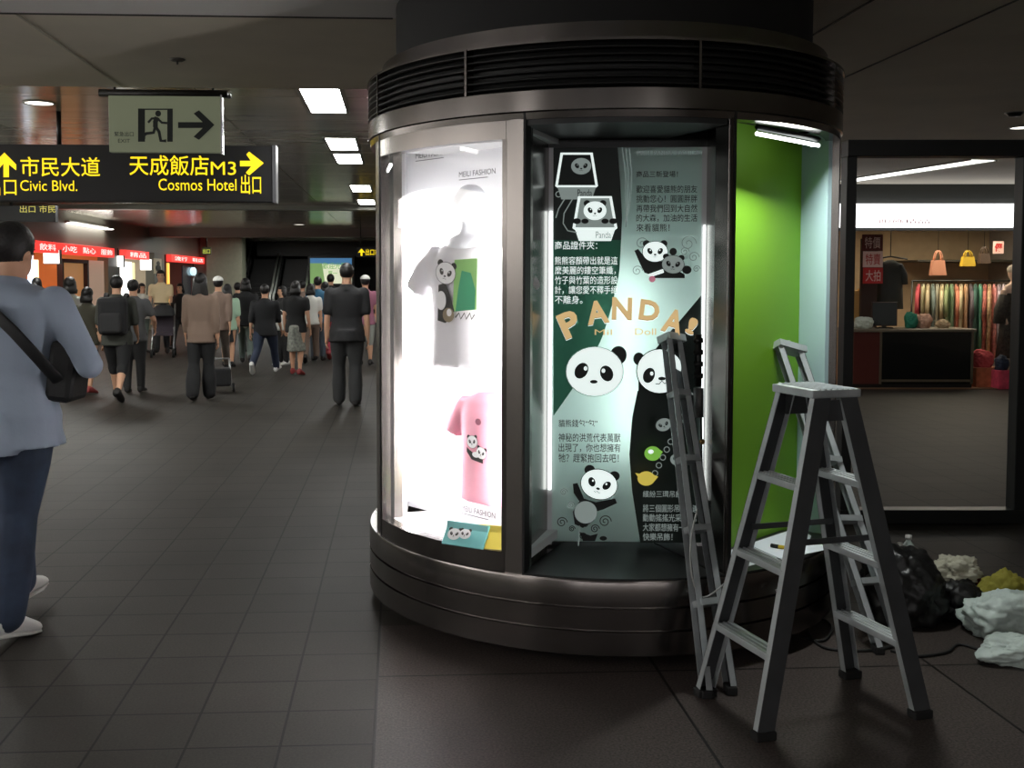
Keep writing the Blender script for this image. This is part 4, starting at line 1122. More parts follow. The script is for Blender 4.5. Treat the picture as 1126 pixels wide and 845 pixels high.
g = MB(); g.ell((0, -.035, .22), (.22, .01, .07), m_dark); g.ell((0, -.035, .08), (.35, .01, .1), m_dark); g.build('figure_print', None, t)
t = thing('round_sign', 'round pale blue sign in the window of the farthest shop', 'sign', K(VW + .02, u_at(212), 1.72), ANG + R(90))
g = MB(); g.lathe([(0, -.03), (.14, -.03), (.14, .03), (0, .03)], emat('blue_disc', (.6, .9, 1, 1), 1.2), 24, Matrix.Rotation(R(90), 4, 'X') @ Matrix.Scale(3.0, 4, (1, 0, 0))); g.build('disc', None, t)
g = MB(); g.bb((-.02, -.02, .12), (.02, .02, .3), m_dark); g.build('bracket', None, t)
slab('shop_window', u_at(202), u_at(211), 0, 1.9, mat('window_dark', rgb(60, 65, 75), .2), 'dark window pane in the farthest shop', 'window', v=VW - .03)
slab('lightbox_strip', u_at(183.5), u_at(185.5), 0, 1.95, emat('strip_amber', (1, .55, .1, 1), 1.2), 'amber edge light at the left end of the farthest shop', 'light')

# ------------------------------------------------------------------ far end of the passage
v0 = at_plane(227, 300, 37)[0]; v1 = at_plane(266, 300, 37)[0]
g = MB(); g.bb((v0, 37, 0), (v1, 38, ZH), mat('pier_far', rgb(128, 130, 112), .6, var=.08)); struct(g.build('wall_pier_far', rot=ANG))
g = MB(); g.bb((-7.3, 37.5, 0), (v0 + .1, 37.9, ZH), MATS['pier_grey']); struct(g.build('wall_pier_far', rot=ANG))
g = MB(); g.bb((v1, 41, 2.35), (9, 41.2, ZH), mat('far_header', rgb(46, 46, 44), .5)); struct(g.build('wall_far_header', rot=ANG))
# lit billboard
t, L, (a, b, h) = passage_sign(39.5, 341, 387, 284, 312, 'bright far billboard with blue top and green lettering on yellow white', 'billboard')
g = MB(); g.bb((a - .08, .0, -.08), (b + .08, .2, h + .08), m_dark); g.build('frame', None, t)
bb = Art(Matrix.Translation((0, -.02, 0)), .004)
bb.poly([(a, 0), (b, 0), (b, h), (a, h)], emat('board_pale', (.82, .86, .62, 1), .75))
bb.poly([(a, h * .80), (b, h * .72), (b, h), (a, h)], emat('board_blue', (.08, .25, .50, 1), .6))
bb.poly([(a, 0), (a + .55, 0), (a + .45, h * .8), (a, h * .8)], emat('board_green', (.25, .45, .15, 1), .6))
bb.mb.build('printed_face', None, t)
g = MB()
for (bd, x0, y0, x1, y1) in (('歡迎光臨', 355, 296, 381, 289), ('買一', 361, 304, 371, 298)):
    p, q = L(x0, y0), L(x1, y1); fit_text(g, bd, p[0], p[1], q[0], q[1], -.05, emat('board_letter', (.22, .5, .12, 1), .6), None, .03)
g.build('lettering', None, t)
# escalators in the dark bay, rising away
def escalator(px, u, label, rise=1):
    v, z = at_plane(px, 330, u)
    t = thing('escalator', label, 'escalator', K(v, u, 0), ANG, 'dark escalators at the far end')
    st = MB()
    for i in range(14): st.bb((-.5, i * .28, 0), (.5, i * .28 + .3, .16 * (i + 1)), m_dark)
    st.build('steps', None, t)
    for s in (-1, 1):
        g = MB(); g.prism([(0, .1), (3.9, 2.3), (3.9, 3.0), (.2, .9), (0, .85)], -.02, .02, mat('balustrade', rgb(36, 38, 40), .2), Matrix.Translation((s * .56, 0, 0)) @ Matrix.Rotation(R(90), 4, 'Z')); b_ = g.build('balustrade', None, t)
        g = MB(); g.tube([(s * .56, -.05, .6), (s * .56, -.12, .8), (s * .56, 0, .93), (s * .56, .25, .97), (s * .56, 3.9, 3.05)], .045, mat('handrail', rgb(205, 208, 200), .3, .3), 8); g.build('handrail', None, b_)
escalator(280, 38.2, 'left dark escalator with pale handrails beside the grey pier')
escalator(318, 38.4, 'right dark escalator with pale handrails left of the billboard')

# unseen light box added on the near left wall to brighten the ceiling
fz = thing('shop_fascia', 'added long pale light box on the near left wall, out of view beside the viewer', 'sign', K(VW + .005, 2.0, 2.12), ANG + R(90))
g = MB(); g.bb((-7.5, -.16, 0), (7.5, -.03, .34), emat('added_light_left', (1, .96, .93, 1), L_FASCIA * 5.0), None, .01); g.build('light_box', None, fz)
g = MB(); g.bb((-7.55, -.03, -.03), (7.55, 0, .37), m_frame); g.build('back_plate', None, fz)

# strip lamp on the wall above the shop signs
t = thing('wall_light', 'long slim strip light on the wall above the red shop signs', 'light', K(VW + .0, 24.0, 2.66), ANG + R(90))
g = MB(); g.bb((-1.5, -.10, 0), (1.5, 0, .05), m_frame); g.build('housing', None, t)
g = MB(); g.bb((-1.46, -.22, -.012), (1.46, -.02, .0), emat('wall_strip', (1, .96, .9, 1), 9.0)); g.build('diffuser', None, t)
# ------------------------------------------------------------------ right side: framed glass screen and the clothes shop behind it
def Q(px, py, y): return at_y(px, py, y)
GY = 6.36
t = thing('glass_screen', 'dark framed glass screen standing between the kiosk and the right picture edge', 'glass screen', Q(1028, 582, GY) * 1.0)
t.location.z = 0
ox, oy = t.location.x, t.location.y
x0, x1 = Q(926, 300, GY).x - ox, Q(1121, 300, GY).x - ox
z0, z1 = 0.0, Q(1000, 155, GY).z
fm = mat('screen_frame', rgb(34, 36, 35), .35, .4)
g = MB(); g.bb((x0, -.06, Q(1000, 173, GY).z), (x1 + .12, .06, z1), fm, None, .004); g.build('top_rail', None, t)
g = MB(); g.bb((x0, -.05, 0), (x1 + .12, .05, .085), fm, None, .004); g.build('bottom_rail', None, t)
g = MB(); g.bb((x1 - .02, -.05, .085), (x1 + .05, .05, Q(1000, 173, GY).z), fm, None, .004); g.build('post', None, t)
g = MB(); g.bb((x0, -.05, .085), (x0 + .06, .05, Q(1000, 173, GY).z), fm, None, .004); g.build('post', None, t)
g = MB(); g.add([(x0 + .06, 0, .085), (x1 - .02, 0, .085), (x1 - .02, 0, Q(1000, 173, GY).z), (x0 + .06, 0, Q(1000, 173, GY).z)], [(0, 1, 2, 3)], glass_mat('screen_glass', (.93, .95, .94, 1), 0, .9)); g.build('glass_pane', None, t)
g = MB(); g.add([(x1 + .05, 0, .085), (x1 + .9, 0, .085), (x1 + .9, 0, Q(1000, 173, GY).z), (x1 + .05, 0, Q(1000, 173, GY).z)], [(0, 1, 2, 3)], MATS['screen_glass']); g.build('glass_pane', None, t)
g = MB(); g.bb((x1 + .12, -.06, Q(1000, 173, GY).z), (x1 + .95, .06, z1), fm); g.build('top_rail', None, t)
g = MB(); g.bb((x1 + .12, -.05, 0), (x1 + .95, .05, .085), fm); g.build('bottom_rail', None, t)

SY = 13.9
wx0, wx1 = Q(860, 300, SY).x, 9.0
tan = mat('shop_tan', rgb(175, 152, 120), .7, var=.06)
bk = 17.6
g = MB()
g.bb((wx0 - 2, bk, 0), (wx1 + 1, bk + .1, 3.0), tan); g.bb((wx0 - .1, SY + .32, 0), (wx0, bk, 2.41), tan); g.bb((wx1 + .3, SY + .32, 0), (wx1 + .4, bk, 3), tan)
struct(g.build('wall_shop_back'))
g = MB(); g.bb((wx0, SY + .31, 2.42), (wx1 + .3, bk, 2.5), mat('shop_ceiling', rgb(150, 138, 115), .7)); struct(g.build('ceiling_shop'))
g = MB(); g.bb((wx0 - .5, SY + .13, Q(1000, 253, SY).z), (wx1 + .4, SY + .3, 3.1), mat('fascia_dark', rgb(52, 54, 52), .5)); struct(g.build('wall_fascia'))
g = MB(); g.bb((wx0, SY + .15, 0.0), (wx1 + .3, bk, .008), mat('shop_floor_brown', rgb(120, 88, 62), .5)); struct(g.build('floor_shop'))
fs = thing('shop_fascia', 'long white lit fascia sign over the clothes shop', 'sign', Q(1030, 250, SY))
zf = Q(1030, 224, SY).z - fs.location.z
g = MB(); g.bb((wx0 - fs.location.x, 0, 0), (wx1 - fs.location.x, .12, zf), emat('fascia_white', (1, .98, .99, 1), L_FASCIA), None, .01); g.build('light_box', None, fs)
g = MB(); lr = mat('fascia_letter', rgb(190, 70, 85), .6)
def fl2(px, py): p = Q(px, py, SY) - fs.location; return p.x, p.z
for (bd, a, b, c, d) in (('時尚', 973, 228, 981, 235), ('服飾精品', 966, 241, 1022, 246)):
    p, q = fl2(a, d), fl2(c, b); fit_text(g, bd, p[0], p[1], q[0], q[1], -.006, lr)
g.build('lettering', None, fs)
# ceiling lights of the shop
for (px, w) in ((960, .5), (1040, .5), (1100, .5)):
    p = Q(px, 262, 15.5); p.z = 2.42
    tt = thing('ceiling_light', {960: 'shop ceiling lamp above the red sale posters', 1040: 'shop ceiling lamp above the clothes rail', 1100: 'shop ceiling lamp above the patterned dresses'}[px], 'ceiling light', p)
    g = MB(); g.bb((-w / 2 - .03, -.6, -.03), (w / 2 + .03, .6, .0), m_frame); g.build('frame', None, tt)
    g = MB(); g.bb((-w / 2, -.57, -.036), (w / 2, .57, -.028), emat('shop_lamp', (1, .86, .66, 1), L_SHOP)); g.build('diffuser', None, tt)
for i, (px, py) in enumerate(((1063, 259), (1084, 260))):
    p = Q(px, py, 15); p.z = 2.42; downlight(p, .07, ('left', 'right')[i] + ' of the two bright spots in the clothes shop ceiling', 8)

# counter
cy_ = 14.15
cl_, cr_ = Q(938, 428, cy_), Q(1069, 430, cy_)
ct = thing('shop_counter', 'dark glass fronted shop counter with reddish side panel', 'counter', ((cl_.x + cr_.x) / 2, cy_, 0))
hw = (cr_.x - cl_.x) / 2; ctop = Q(1000, 362, cy_).z
xs = Q(968, 400, cy_).x - ct.location.x
g = MB(); g.bb((-hw, 0, .06), (xs, .6, ctop - .04), mat('counter_red', rgb(92, 38, 32), .4)); g.build('side_panel', None, ct)
g = MB(); g.bb((xs, .0, .06), (hw, .6, ctop - .04), mat('counter_glass', rgb(18, 20, 20), .15)); g.build('front_panel', None, ct)
g = MB(); g.bb((-hw - .03, -.03, ctop - .04), (hw + .03, .65, ctop), mat('counter_top', rgb(120, 110, 95), .3), None, .005); g.build('top', None, ct)
g = MB(); g.bb((-hw, .02, 0), (hw, .58, .06), m_dark); g.build('plinth', None, ct)
g = MB(); g.bb((xs, -.012, .09), (hw, 0, .12), mat('counter_trim', rgb(150, 140, 120), .3, .8)); g.bb((hw - .03, -.012, .06), (hw, 0, ctop - .04), MATS['counter_trim']); g.bb((xs - .015, -.012, .06), (xs + .015, 0, ctop - .04), MATS['counter_trim']); g.build('metal_edge', None, ct)
# monitor on the counter
p = Q(972, 357, cy_ + .25); p.z = ctop
mo = thing('monitor', 'dark screen standing on the shop counter', 'monitor', p, R(-6))
g = MB(); g.bb((-.17, -.02, .03), (.17, .02, .36), mat('monitor_case', rgb(52, 34, 30), .5), None, .006); mc = g.build('case', None, mo)
g = MB(); g.bb((-.155, -.024, .045), (.155, -.018, .345), mat('monitor_screen', rgb(62, 66, 66), .25)); g.build('screen', None, mc)
g = MB(); g.bb((-.1, -.08, 0), (.1, .1, .015), m_dark); g.bb((-.03, -.01, .01), (.03, .02, .06), m_dark); g.build('stand', None, mo)
def pile(px, w, h, col, label, seed, d=.22):
    p = Q(px, 360, cy_ + .3)
    o = lump('folded_cloth', label, 'clothes', 900, 700, w, h, d, mat('pile_%d' % seed, col, .8), seed, .15, ctop, fine=.05)
    o.location = (p.x, cy_ + .22 + (seed % 3) * .04, ctop); o['group'] = 'clothes heaped on the shop counter'
pile(947, .28, .16, rgb(205, 212, 200), 'white cloth heap left of the dark screen on the counter', 21)
pile(1000, .17, .22, rgb(40, 130, 105), 'green cloth heap right of the dark screen on the counter', 22)
pile(1015, .24, .20, rgb(222, 175, 150), 'pinkish beige cloth heap beside the green one on the counter', 23)
pile(1034, .18, .12, rgb(190, 165, 130), 'flat tan cloth heap near the right end of the counter', 24)
# red sale posters
def poster_on(px0, px1, py0, py1, y, m, label, body, ink, name='sale_poster'):
    a, b = Q(px0, py1, y), Q(px1, py0, y)
    t = thing(name, label, 'poster', ((a.x + b.x) / 2, y, a.z), 0, 'sale posters in the clothes shop')
    w, h = b.x - a.x, b.z - a.z
    g = MB(); g.bb((-w / 2, 0, 0), (w / 2, .012, h), m); g.build('card', None, t)
    g = MB(); fit_text(g, body, -w * .38, h * .15, w * .38, h * .85, -.003, ink, None, .03); g.build('lettering', None, t)
pr, pwh = mat('poster_red_card', rgb(185, 40, 38), .6), mat('poster_white_card', rgb(225, 190, 180), .6)
poster_on(948, 971, 258, 276, 14.6, mat('poster_dark_red', rgb(95, 34, 30), .6), 'dark red poster at the top of the poster stack', '特價', pwh)
poster_on(949, 971, 276.5, 294, 14.6, pwh, 'white poster with red characters in the middle of the poster stack', '特賣', pr)
poster_on(949, 971, 294.5, 312, 14.6, pr, 'bright red poster with white characters at the bottom of the poster stack', '大拍', pwh)
poster_on(1092, 1104, 265.5, 279, 16, pwh, 'small white card with a red mark high above the patterned dresses', '優', pr)
pst = thing('poster_stand', 'dark upright stand behind the red sale posters', 'stand', (Q(954, 300, 14.7).x, 14.75, 0))
g = MB(); g.bb((-.07, 0, 0), (.16, .05, 2.05), mat('stand_dark', rgb(60, 42, 36), .5)); g.build('board', None, pst); g = MB(); g.bb((-.2, -.15, 0), (.25, .2, .03), m_dark); g.build('foot', None, pst)
# beige boxes behind the counter's left end
for i, (px, h, c, lb) in enumerate(((941, .5, rgb(205, 160, 95), 'tan box standing behind the left end of the counter'), (956, .52, rgb(210, 185, 125), 'pale yellow box standing right of the tan box'))):
    p = Q(px, 350, 15.0); o = MB().bb((-.1, 0, 0), (.1, .2, .82 + h), mat('box_%d' % i, c, .7), None, .004).build('cardboard_box', None, None, (p.x, 15.0 + i * .01, 0)); tag(o, lb, 'box', 'boxes behind the counter')

# garments
def garment(mb, w, h, d, flare=1.15, sleeves=True, hang=True):
    rows = [(0, w * .5 * flare, d * 1.0), (h * .45, w * .47, d), (h * .8, w * .48, d * .9), (h * .93, w * .40, d * .7), (h, w * .12, d * .4)]
    vs_ = []; n = 16
    for j, (z, rx, ry) in enumerate(rows):
        for i in range(n):
            a = 2 * PI * i / n; k = 1 + (.10 * math.sin(a * 5 + j) if j < 2 else 0)
            vs_.append((rx * math.cos(a) * k, ry * math.sin(a) * (1 + (.25 * math.sin(a * 4 + j * 1.3) if j < 3 else 0)), z))
    fs_ = []
    for j in range(len(rows) - 1):
        for i in range(n):
            a = j * n + i; b = j * n + (i + 1) % n; fs_.append((a, b, b + n, a + n))
    fs_ += [tuple(range(n)), tuple(range((len(rows) - 1) * n, len(rows) * n))]
    mb.add(vs_, fs_, None, True)
    if sleeves:
        for s in (-1, 1): mb.tube([(s * w * .36, 0, h * .9), (s * w * .54, 0, h * .7), (s * w * .58, 0, h * .5)], [d * .6, d * .65, d * .6], n=8)
RY = 16.0
zr = Q(1060, 309, RY).z
rail = thing('clothes_rail', 'long clothes rail full of garments in the shop', 'clothes rail', (Q(1070, 400, RY).x, RY, 0))
xa, xb = Q(1003, 309, RY).x - rail.location.x, Q(1135, 309, RY).x - rail.location.x
g = MB(); g.tube([(xa, 0, zr), (xb, 0, zr)], .014, mat('rail_steel', rgb(60, 62, 60), .3, .9), 8); g.build('top_bar', None, rail)
for x in (xa, xb):
    g = MB(); g.tube([(x, 0, 0), (x, 0, zr)], .014, MATS['rail_steel'], 8); g.build('upright', None, rail)
    g = MB(); g.bb((x - .02, -.25, 0), (x + .02, .25, .03), MATS['rail_steel']); g.build('foot', None, rail)
cols = [('crimson', 175, 40, 60), ('pale sage', 178, 178, 140), ('oatmeal', 190, 176, 140), ('slate blue', 95, 118, 120), ('pale grey', 168, 168, 150), ('cream', 196, 182, 142), ('moss green', 120, 140, 95), ('soft green', 105, 140, 105), ('coral', 200, 110, 85), ('cream white', 205, 190, 150), ('dusty peach', 195, 150, 115), ('grey violet', 78, 70, 88), ('dark teal', 40, 90, 85), ('sea green', 70, 150, 125), ('rose red', 185, 85, 80), ('beige', 195, 160, 120), ('pink', 205, 120, 125), ('lilac grey', 165, 150, 170), ('pale lilac', 195, 180, 200)]
N = len(cols); rnd = random.Random(4)
for i, (cn, r, gg, b) in enumerate(cols):
    px = 1010 + (1104 - 1010) * i / (N - 1)
    yb = 388 if px < 1070 else 384 if px < 1082 else 392
    p = Q(px, 309, RY); h = p.z - .06 - Q(px, yb, RY).z + rnd.uniform(-.05, .03)
    pat = cn in ('rose red', 'pink', 'beige')
    gm = mat('garment_%d' % i, rgb(int(r*.8+45), int(gg*.8+42), int(b*.8+35)), .85, var=.45 if pat else .12, vscale=22 if pat else 5)
    prev_ = cols[i - 1][0] if i else None
    t = thing('hanging_garment', ('%s garment hanging right of the %s one on the clothes rail' % (cn, prev_)) if prev_ else 'crimson garment at the left end of the clothes rail', 'garment', (p.x, RY, p.z - .05 - h), R(66) + rnd.uniform(-.1, .1), 'garments on the shop clothes rail')
    g = MB(); garment(g, .44, h, .042, 1.1, i % 3 != 1); g.build('cloth', gm, t)
    g = MB(); g.tube([(-.17, 0, h - .03), (0, 0, h + .01), (.17, 0, h - .03)], .006, MATS['rail_steel'], 6); g.tube([(0, 0, h), (0, 0, h + .05), (.012, 0, h + .068)], .004, MATS['rail_steel'], 6); g.build('hanger', None, t)
# shelf rail above with bags, and dark coat
zz = Q(1060, 286, 16.8).z
o = MB().bb((Q(1005, 286, 16.8).x, 16.65, zz - .03), (Q(1130, 286, 16.8).x, 17.6, zz), mat('shelf_dark', rgb(58, 55, 45), .5)).build('wall_shelf'); tag(o, 'dark shelf running along the back wall of the clothes shop', 'shelf')
def bag(px, py0, py1, w, m, label, y=15.6, name='handbag'):
    p = Q(px, py1, y); h = Q(px, py0, y).z - p.z
    t = thing(name, label, 'bag', p, 0, 'bags hung high in the clothes shop')
    hb = h * .62
    g = MB(); g.add([(-w / 2, -.05, 0), (w / 2, -.05, 0), (w / 2, .05, 0), (-w / 2, .05, 0), (-w * .4, -.03, hb), (w * .4, -.03, hb), (w * .4, .03, hb), (-w * .4, .03, hb)], [(3, 2, 1, 0), (4, 5, 6, 7), (0, 1, 5, 4), (1, 2, 6, 5), (2, 3, 7, 6), (3, 0, 4, 7)]); g.build('body', m, t)
    for s in (-.03, .03):
        g = MB(); g.tube([(w * .25 * math.cos(a) * 1.0, s, hb + (h - hb) * math.sin(a)) for a in [PI * k / 8 for k in range(9)]], .008, n=6); g.build('handle', m, t)
    g = MB(); g.tube([(0, 0, h), (0, 0, max(h + .02, 2.42 - p.z))], .004, n=5); g.build('hook_wire', MATS['rail_steel'], t)
bag(1031, 276, 303, .22, mat('bag_peach', rgb(215, 150, 120), .7), 'peach coloured handbag hanging above the clothes rail')
bag(1064, 276, 293, .20, mat('bag_yellow', rgb(200, 165, 40), .6), 'yellow handbag hanging right of the peach one')
bag(1082, 272, 290, .16, mat('bag_brown', rgb(75, 58, 45), .6), 'small brown handbag hanging right of the yellow one')
p = Q(978, 340, 14.9); h = Q(978, 286, 14.9).z - p.z
t = thing('hanging_coat', 'long grey coat hanging on a dark hanger behind the monitor', 'garment', (p.x, 14.9, p.z), 0)
g = MB(); garment(g, .36, h, .08, 1.1); g.build('cloth', mat('coat_grey', rgb(58, 62, 60), .85), t)
g = MB(); g.tube([(-.24, 0, h + .01), (0, 0, h + .05), (.24, 0, h + .01)], .012, m_dark, 6); g.tube([(0, 0, h + .04), (0, 0, 2.42 - p.z)], .006, m_dark, 6); g.build('hanger', None, t)
# dressed mannequin at the right end
p = Q(1112, 412, 14.5)
t = thing('dressed_mannequin', 'pale mannequin in a dark patterned dress at the right end of the clothes shop', 'mannequin', (p.x, 14.5, 0), R(20))
g = MB(); zt = Q(1112, 292, 14.5).z
g.ell((0, 0, zt - .10), (.075, .09, .11)); g.tube([(0, 0, zt - .3), (0, 0, zt - .15)], .045); g.ell((0, 0, zt - .33), (.17, .09, .09)); g.tube([(0, 0, zt - .35), (0, 0, zt - .9)], [.13, .12])
for s in (-1, 1): g.tube([(s * .17, 0, zt - .34), (s * .20, .02, zt - .6), (s * .17, -.06, zt - .82)], [.045, .038, .028])
remesh(g, 'body', mat('mannequin_skin', rgb(225, 190, 165), .5), .015, t)
g = MB(); garment(g, .42, .95, .13, 1.25); g.build('dress', mat('dress_dark', rgb(55, 50, 42), .85, var=.7, vscale=30), t, (0, 0, zt - 1.28))
g = MB(); g.tube([(0, 0, 0), (0, 0, zt - .9)], .018); g.lathe([(0, 0), (.16, 0), (.16, .02), (0, .03)], None, 20); g.build('stand', m_dark, t)
g = MB(); g.ell((0, .0, zt + -.06), (.085, .095, .075)); g.build('head_scarf', mat('scarf_pale', rgb(215, 200, 180), .8), t)
# low boxes and bags on the floor at the right
for i, (px, py, w, h, c, lb, kind) in enumerate(((1082, 434, .34, .27, rgb(190, 110, 75), 'orange brown box on the shop floor right of the counter', 'b'), (1102, 438, .22, .25, rgb(205, 70, 95), 'pink box standing in front of the mannequin', 'b'), (1080, 400, .30, .24, rgb(205, 80, 85), 'red folded pile on top of the orange brown box', 'l'), (1101, 404, .18, .2, rgb(30, 40, 60), 'dark blue folded pile on top of the pink box', 'l'))):
    y = 14.35 if px < 1095 else 14.15
    p = Q(px, 420, y)
    if kind == 'b':
        o = MB().bb((-w / 2, -.12, 0), (w / 2, .12, h), mat('lowbox_%d' % i, c, .7, var=.25, vscale=14), None, .006).build('cardboard_box', None, None, (p.x, y, 0)); tag(o, lb, 'box', 'boxes on the clothes shop floor')
    else:
        o = lump('folded_cloth', lb, 'clothes', 900, 700, w, h, .2, mat('lowpile_%d' % i, c, .8), 40 + i, .14, .27 if px < 1095 else .25, fine=.04); o.location = (p.x, y, .27 if px < 1095 else .25)
# another lit fascia across the hall, behind the viewer: its shine shows on the steel posts
fz = thing('shop_fascia', 'white lit fascia sign of a shop across the hall behind the viewer', 'sign', K(1.0, -9.5, 2.16), ANG)
g = MB(); g.bb((-6, -.16, 0), (6, 0, .32), emat('fascia_far', (1, .97, .98, 1), L_FASCIA * 3.6), None, .01); g.build('light_box', None, fz)
g = MB(); g.bb((-6.05, -.2, -.03), (6.05, -.16, .35), m_frame); g.build('back_plate', None, fz)
# ------------------------------------------------------------------ people
skin_m = mat('skin', rgb(205, 158, 128), .6)
hair_k = mat('hair_black', rgb(20, 17, 16), .5, bump=.5, bscale=60)
eye_m = mat('eye_dark', rgb(25, 20, 18), .4); lip_m = mat('lips', rgb(160, 95, 85), .5)
def cloth(name, c, **k): return mat('fabric_' + name, rgb(*c), .85, bump=.35, bscale=16, **k)

def person(label, feet, height, heading, legs=((0, 0), (0, 0)), arms=((0, .08, .1), (0, .08, .1)), lean=0.0, build=1.0, headturn=0.0, headnod=0.0,
           top=None, sleeve=.55, hem=.0, bottom=None, blen=1.0, skirt=False, bflare=1.0, shoes=None, hair='short', hair_m=None, sole=None, vox=None, headz=0.0, group=None):
    """A figure of the given height facing -y before turning; every length below is a share of the height.
    legs: (swing forward, knee bend) right then left in degrees; arms: (swing, outward lean in radians, elbow bend in degrees)."""
    H = height; vox = vox or .0105 * H
    t = thing('person', label, 'person', feet, heading, group)
    LT, LS, AH = .245, .235, .045
    def fk(zh):
        out = []
        for s, (a, k) in zip((-1, 1), legs):
            a_, b_ = R(a), R(a - k)
            hip = Vector((s * .052 * build, 0, zh)); kn = hip + Vector((0, -math.sin(a_), -math.cos(a_))) * LT
            an = kn + Vector((s * .004, -math.sin(b_), -math.cos(b_))) * LS
            out.append((s, hip, kn, an, b_))
        return out
    zh = .525; low = min(o[3].z - .06 * max(0, math.sin(-o[4])) * 0 for o in fk(zh)); zh += AH - low
    J = fk(zh)
    def sp(x, y, z):               # spine point with forward lean
        d = z - zh
        return Vector((x, y - max(0, d) * math.sin(R(lean)), zh + (d * math.cos(R(lean)) if d > 0 else d)))
    def torso(mb, k, lo, hi, grow=0.0, hemout=0.0, straight=False):
        rows = [(-.075, .070, .058), (-.04, .092, .066), (0, .096, .066), (.05, .086, .060), (.10, .080, .056), (.16, .088, .062), (.22, .098, .064), (.26, .102, .060), (.285, .090, .052), (.30, .06, .042), (.312, .036, .036)]
        rows = [r for r in rows if lo - 1e-6 <= r[0] <= hi + 1e-6]
        if straight: rows = [(z, max(rx, .101), max(ry, .070)) if z <= .01 else (z, rx, ry) for z, rx, ry in rows]
        vs_ = []; n = 20
        for i, (z, rx, ry) in enumerate(rows):
            e = hemout if i == 0 else 0
            for q in range(n):
                a = 2 * PI * q / n
                fx = math.copysign(abs(math.cos(a)) ** .85, math.cos(a)); fy = math.copysign(abs(math.sin(a)) ** .9, math.sin(a))
                vs_.append(sp((rx * build + grow + e) * fx, (ry * (.6 + .4 * build) + grow + e) * fy, zh + z))
        fs_ = []
        for j in range(len(rows) - 1):
            for q in range(n):
                a = j * n + q; b = j * n + (q + 1) % n; fs_.append((a, b, b + n, a + n))
        fs_ += [tuple(range(n)), tuple(range((len(rows) - 1) * n, len(rows) * n))]
        mb.add([v * H for v in vs_], fs_)
    def limb(mb, pts, rad):
        pts = [Vector(p) * H for p in pts]; rad = [r * H for r in rad]
        for p, r in ((pts[0], rad[0]), (pts[-1], rad[-1])): mb.ell(p, (r, r, r), seg=12, rings=8)
        for p, r in zip(pts[1:-1], rad[1:-1]): mb.ell(p, (r, r, r), seg=12, rings=8)
        mb.tube(pts, rad, n=12)
    # arms
    A_ = []
    for s, arm_ in zip((-1, 1), arms):
        a, o, k = arm_[:3]; o2 = arm_[3] if len(arm_) > 3 else o * (.4 if k < 40 else -.35)
        sh = sp(s * .104 * build, 0, zh + .268)
        a1, a2 = R(a), R(a + k)
        def dirv(ang, out): return Vector((s * math.sin(out) * max(.25, math.cos(ang)) if ang > .9 else s * math.sin(out), -math.sin(ang), -math.cos(ang) * math.cos(out))).normalized()
        el = sh + dirv(a1, o) * .172; wr = el + (Vector((s * math.sin(o2), -math.sin(a2) * math.cos(o2), -math.cos(a2) * math.cos(o2))) if len(arm_) > 3 else dirv(a2, o2)) * .145
        A_.append((s, sh, el, wr))
    body = MB()
    torso(body, 1, -.075, .312)
    nk = sp(0, 0, zh + .30); hd = sp(0, -.008, zh + .30 + .104 + headz); hd.y -= math.sin(R(headnod)) * .03
    limb(body, [nk - Vector((0, 0, .01)), sp(0, -.002, zh + .36)], [.040, .035])
    # head: skull, jaw, nose, ears
    hm = Matrix.Translation(hd * H) @ Matrix.Rotation(R(headturn), 4, 'Z') @ Matrix.Rotation(R(headnod), 4, 'X')
    hp_ = MB()
    hp_.ell((0, .004 * H, .012 * H), (.045 * H, .054 * H, .052 * H), None, hm, 20, 14)
    hp_.ell((0, -.012 * H, -.028 * H), (.034 * H, .038 * H, .040 * H), None, hm, 18, 12)
    hp_.ell((0, -.052 * H, -.012 * H), (.007 * H, .011 * H, .012 * H), None, hm, 10, 8)
    for s in (-1, 1): hp_.ell((s * .045 * H, .006 * H, -.006 * H), (.006 * H, .011 * H, .016 * H), None, hm, 10, 8)
    body.add(hp_.v, hp_.f)
    for s, sh, el, wr in A_: limb(body, [sh, sh.lerp(el, .5), el, el.lerp(wr, .35), wr], [.031, .027, .0225, .0225, .0145])
    for s, hip, kn, an, b_ in J: limb(body, [hip - Vector((0, 0, .01)), hip.lerp(kn, .5), kn, kn.lerp(an, .3), an], [.054 * build, .046 * build, .032, .034, .020])
    for s, sh, el, wr in A_:        # palm
        d = (wr - el).normalized(); body.ell((wr + d * .028) * H, (.010 * H, .021 * H, .028 * H), rot=(Vector((0, 0, -1)).rotation_difference(d)).to_euler(), seg=12, rings=8)
    ob = remesh(body, 'body', skin_m, vox, t, 4)
    # fingers, thumb, eyes and mouth joined to the same mesh
    ex = MB(); ex.mats = [skin_m, eye_m, lip_m]
    for s, sh, el, wr in A_:
        d = (wr - el).normalized(); side = Vector((0, -1, 0)); side = (side - d * side.dot(d)).normalized(); inn = d.cross(side) * s
        if inn.dot(Vector((-s, 0, 0))) < 0: inn = -inn
        for i, ln in enumerate((.040, .045, .042, .033)):
            b0 = wr + d * .046 + side * (.0165 - i * .011)
            ex.tube([b0 * H, (b0 + d * ln * .5 + inn * .004) * H, (b0 + d * ln * .85 + inn * .016) * H], [.0052 * H, .0047 * H, .0035 * H], skin_m, 6)
        b0 = wr + d * .018 + side * .016
        ex.tube([b0 * H, (b0 + d * .018 + side * .014 + inn * .004) * H, (b0 + d * .034 + side * .016 + inn * .009) * H], [.0065 * H, .0055 * H, .004 * H], skin_m, 6)
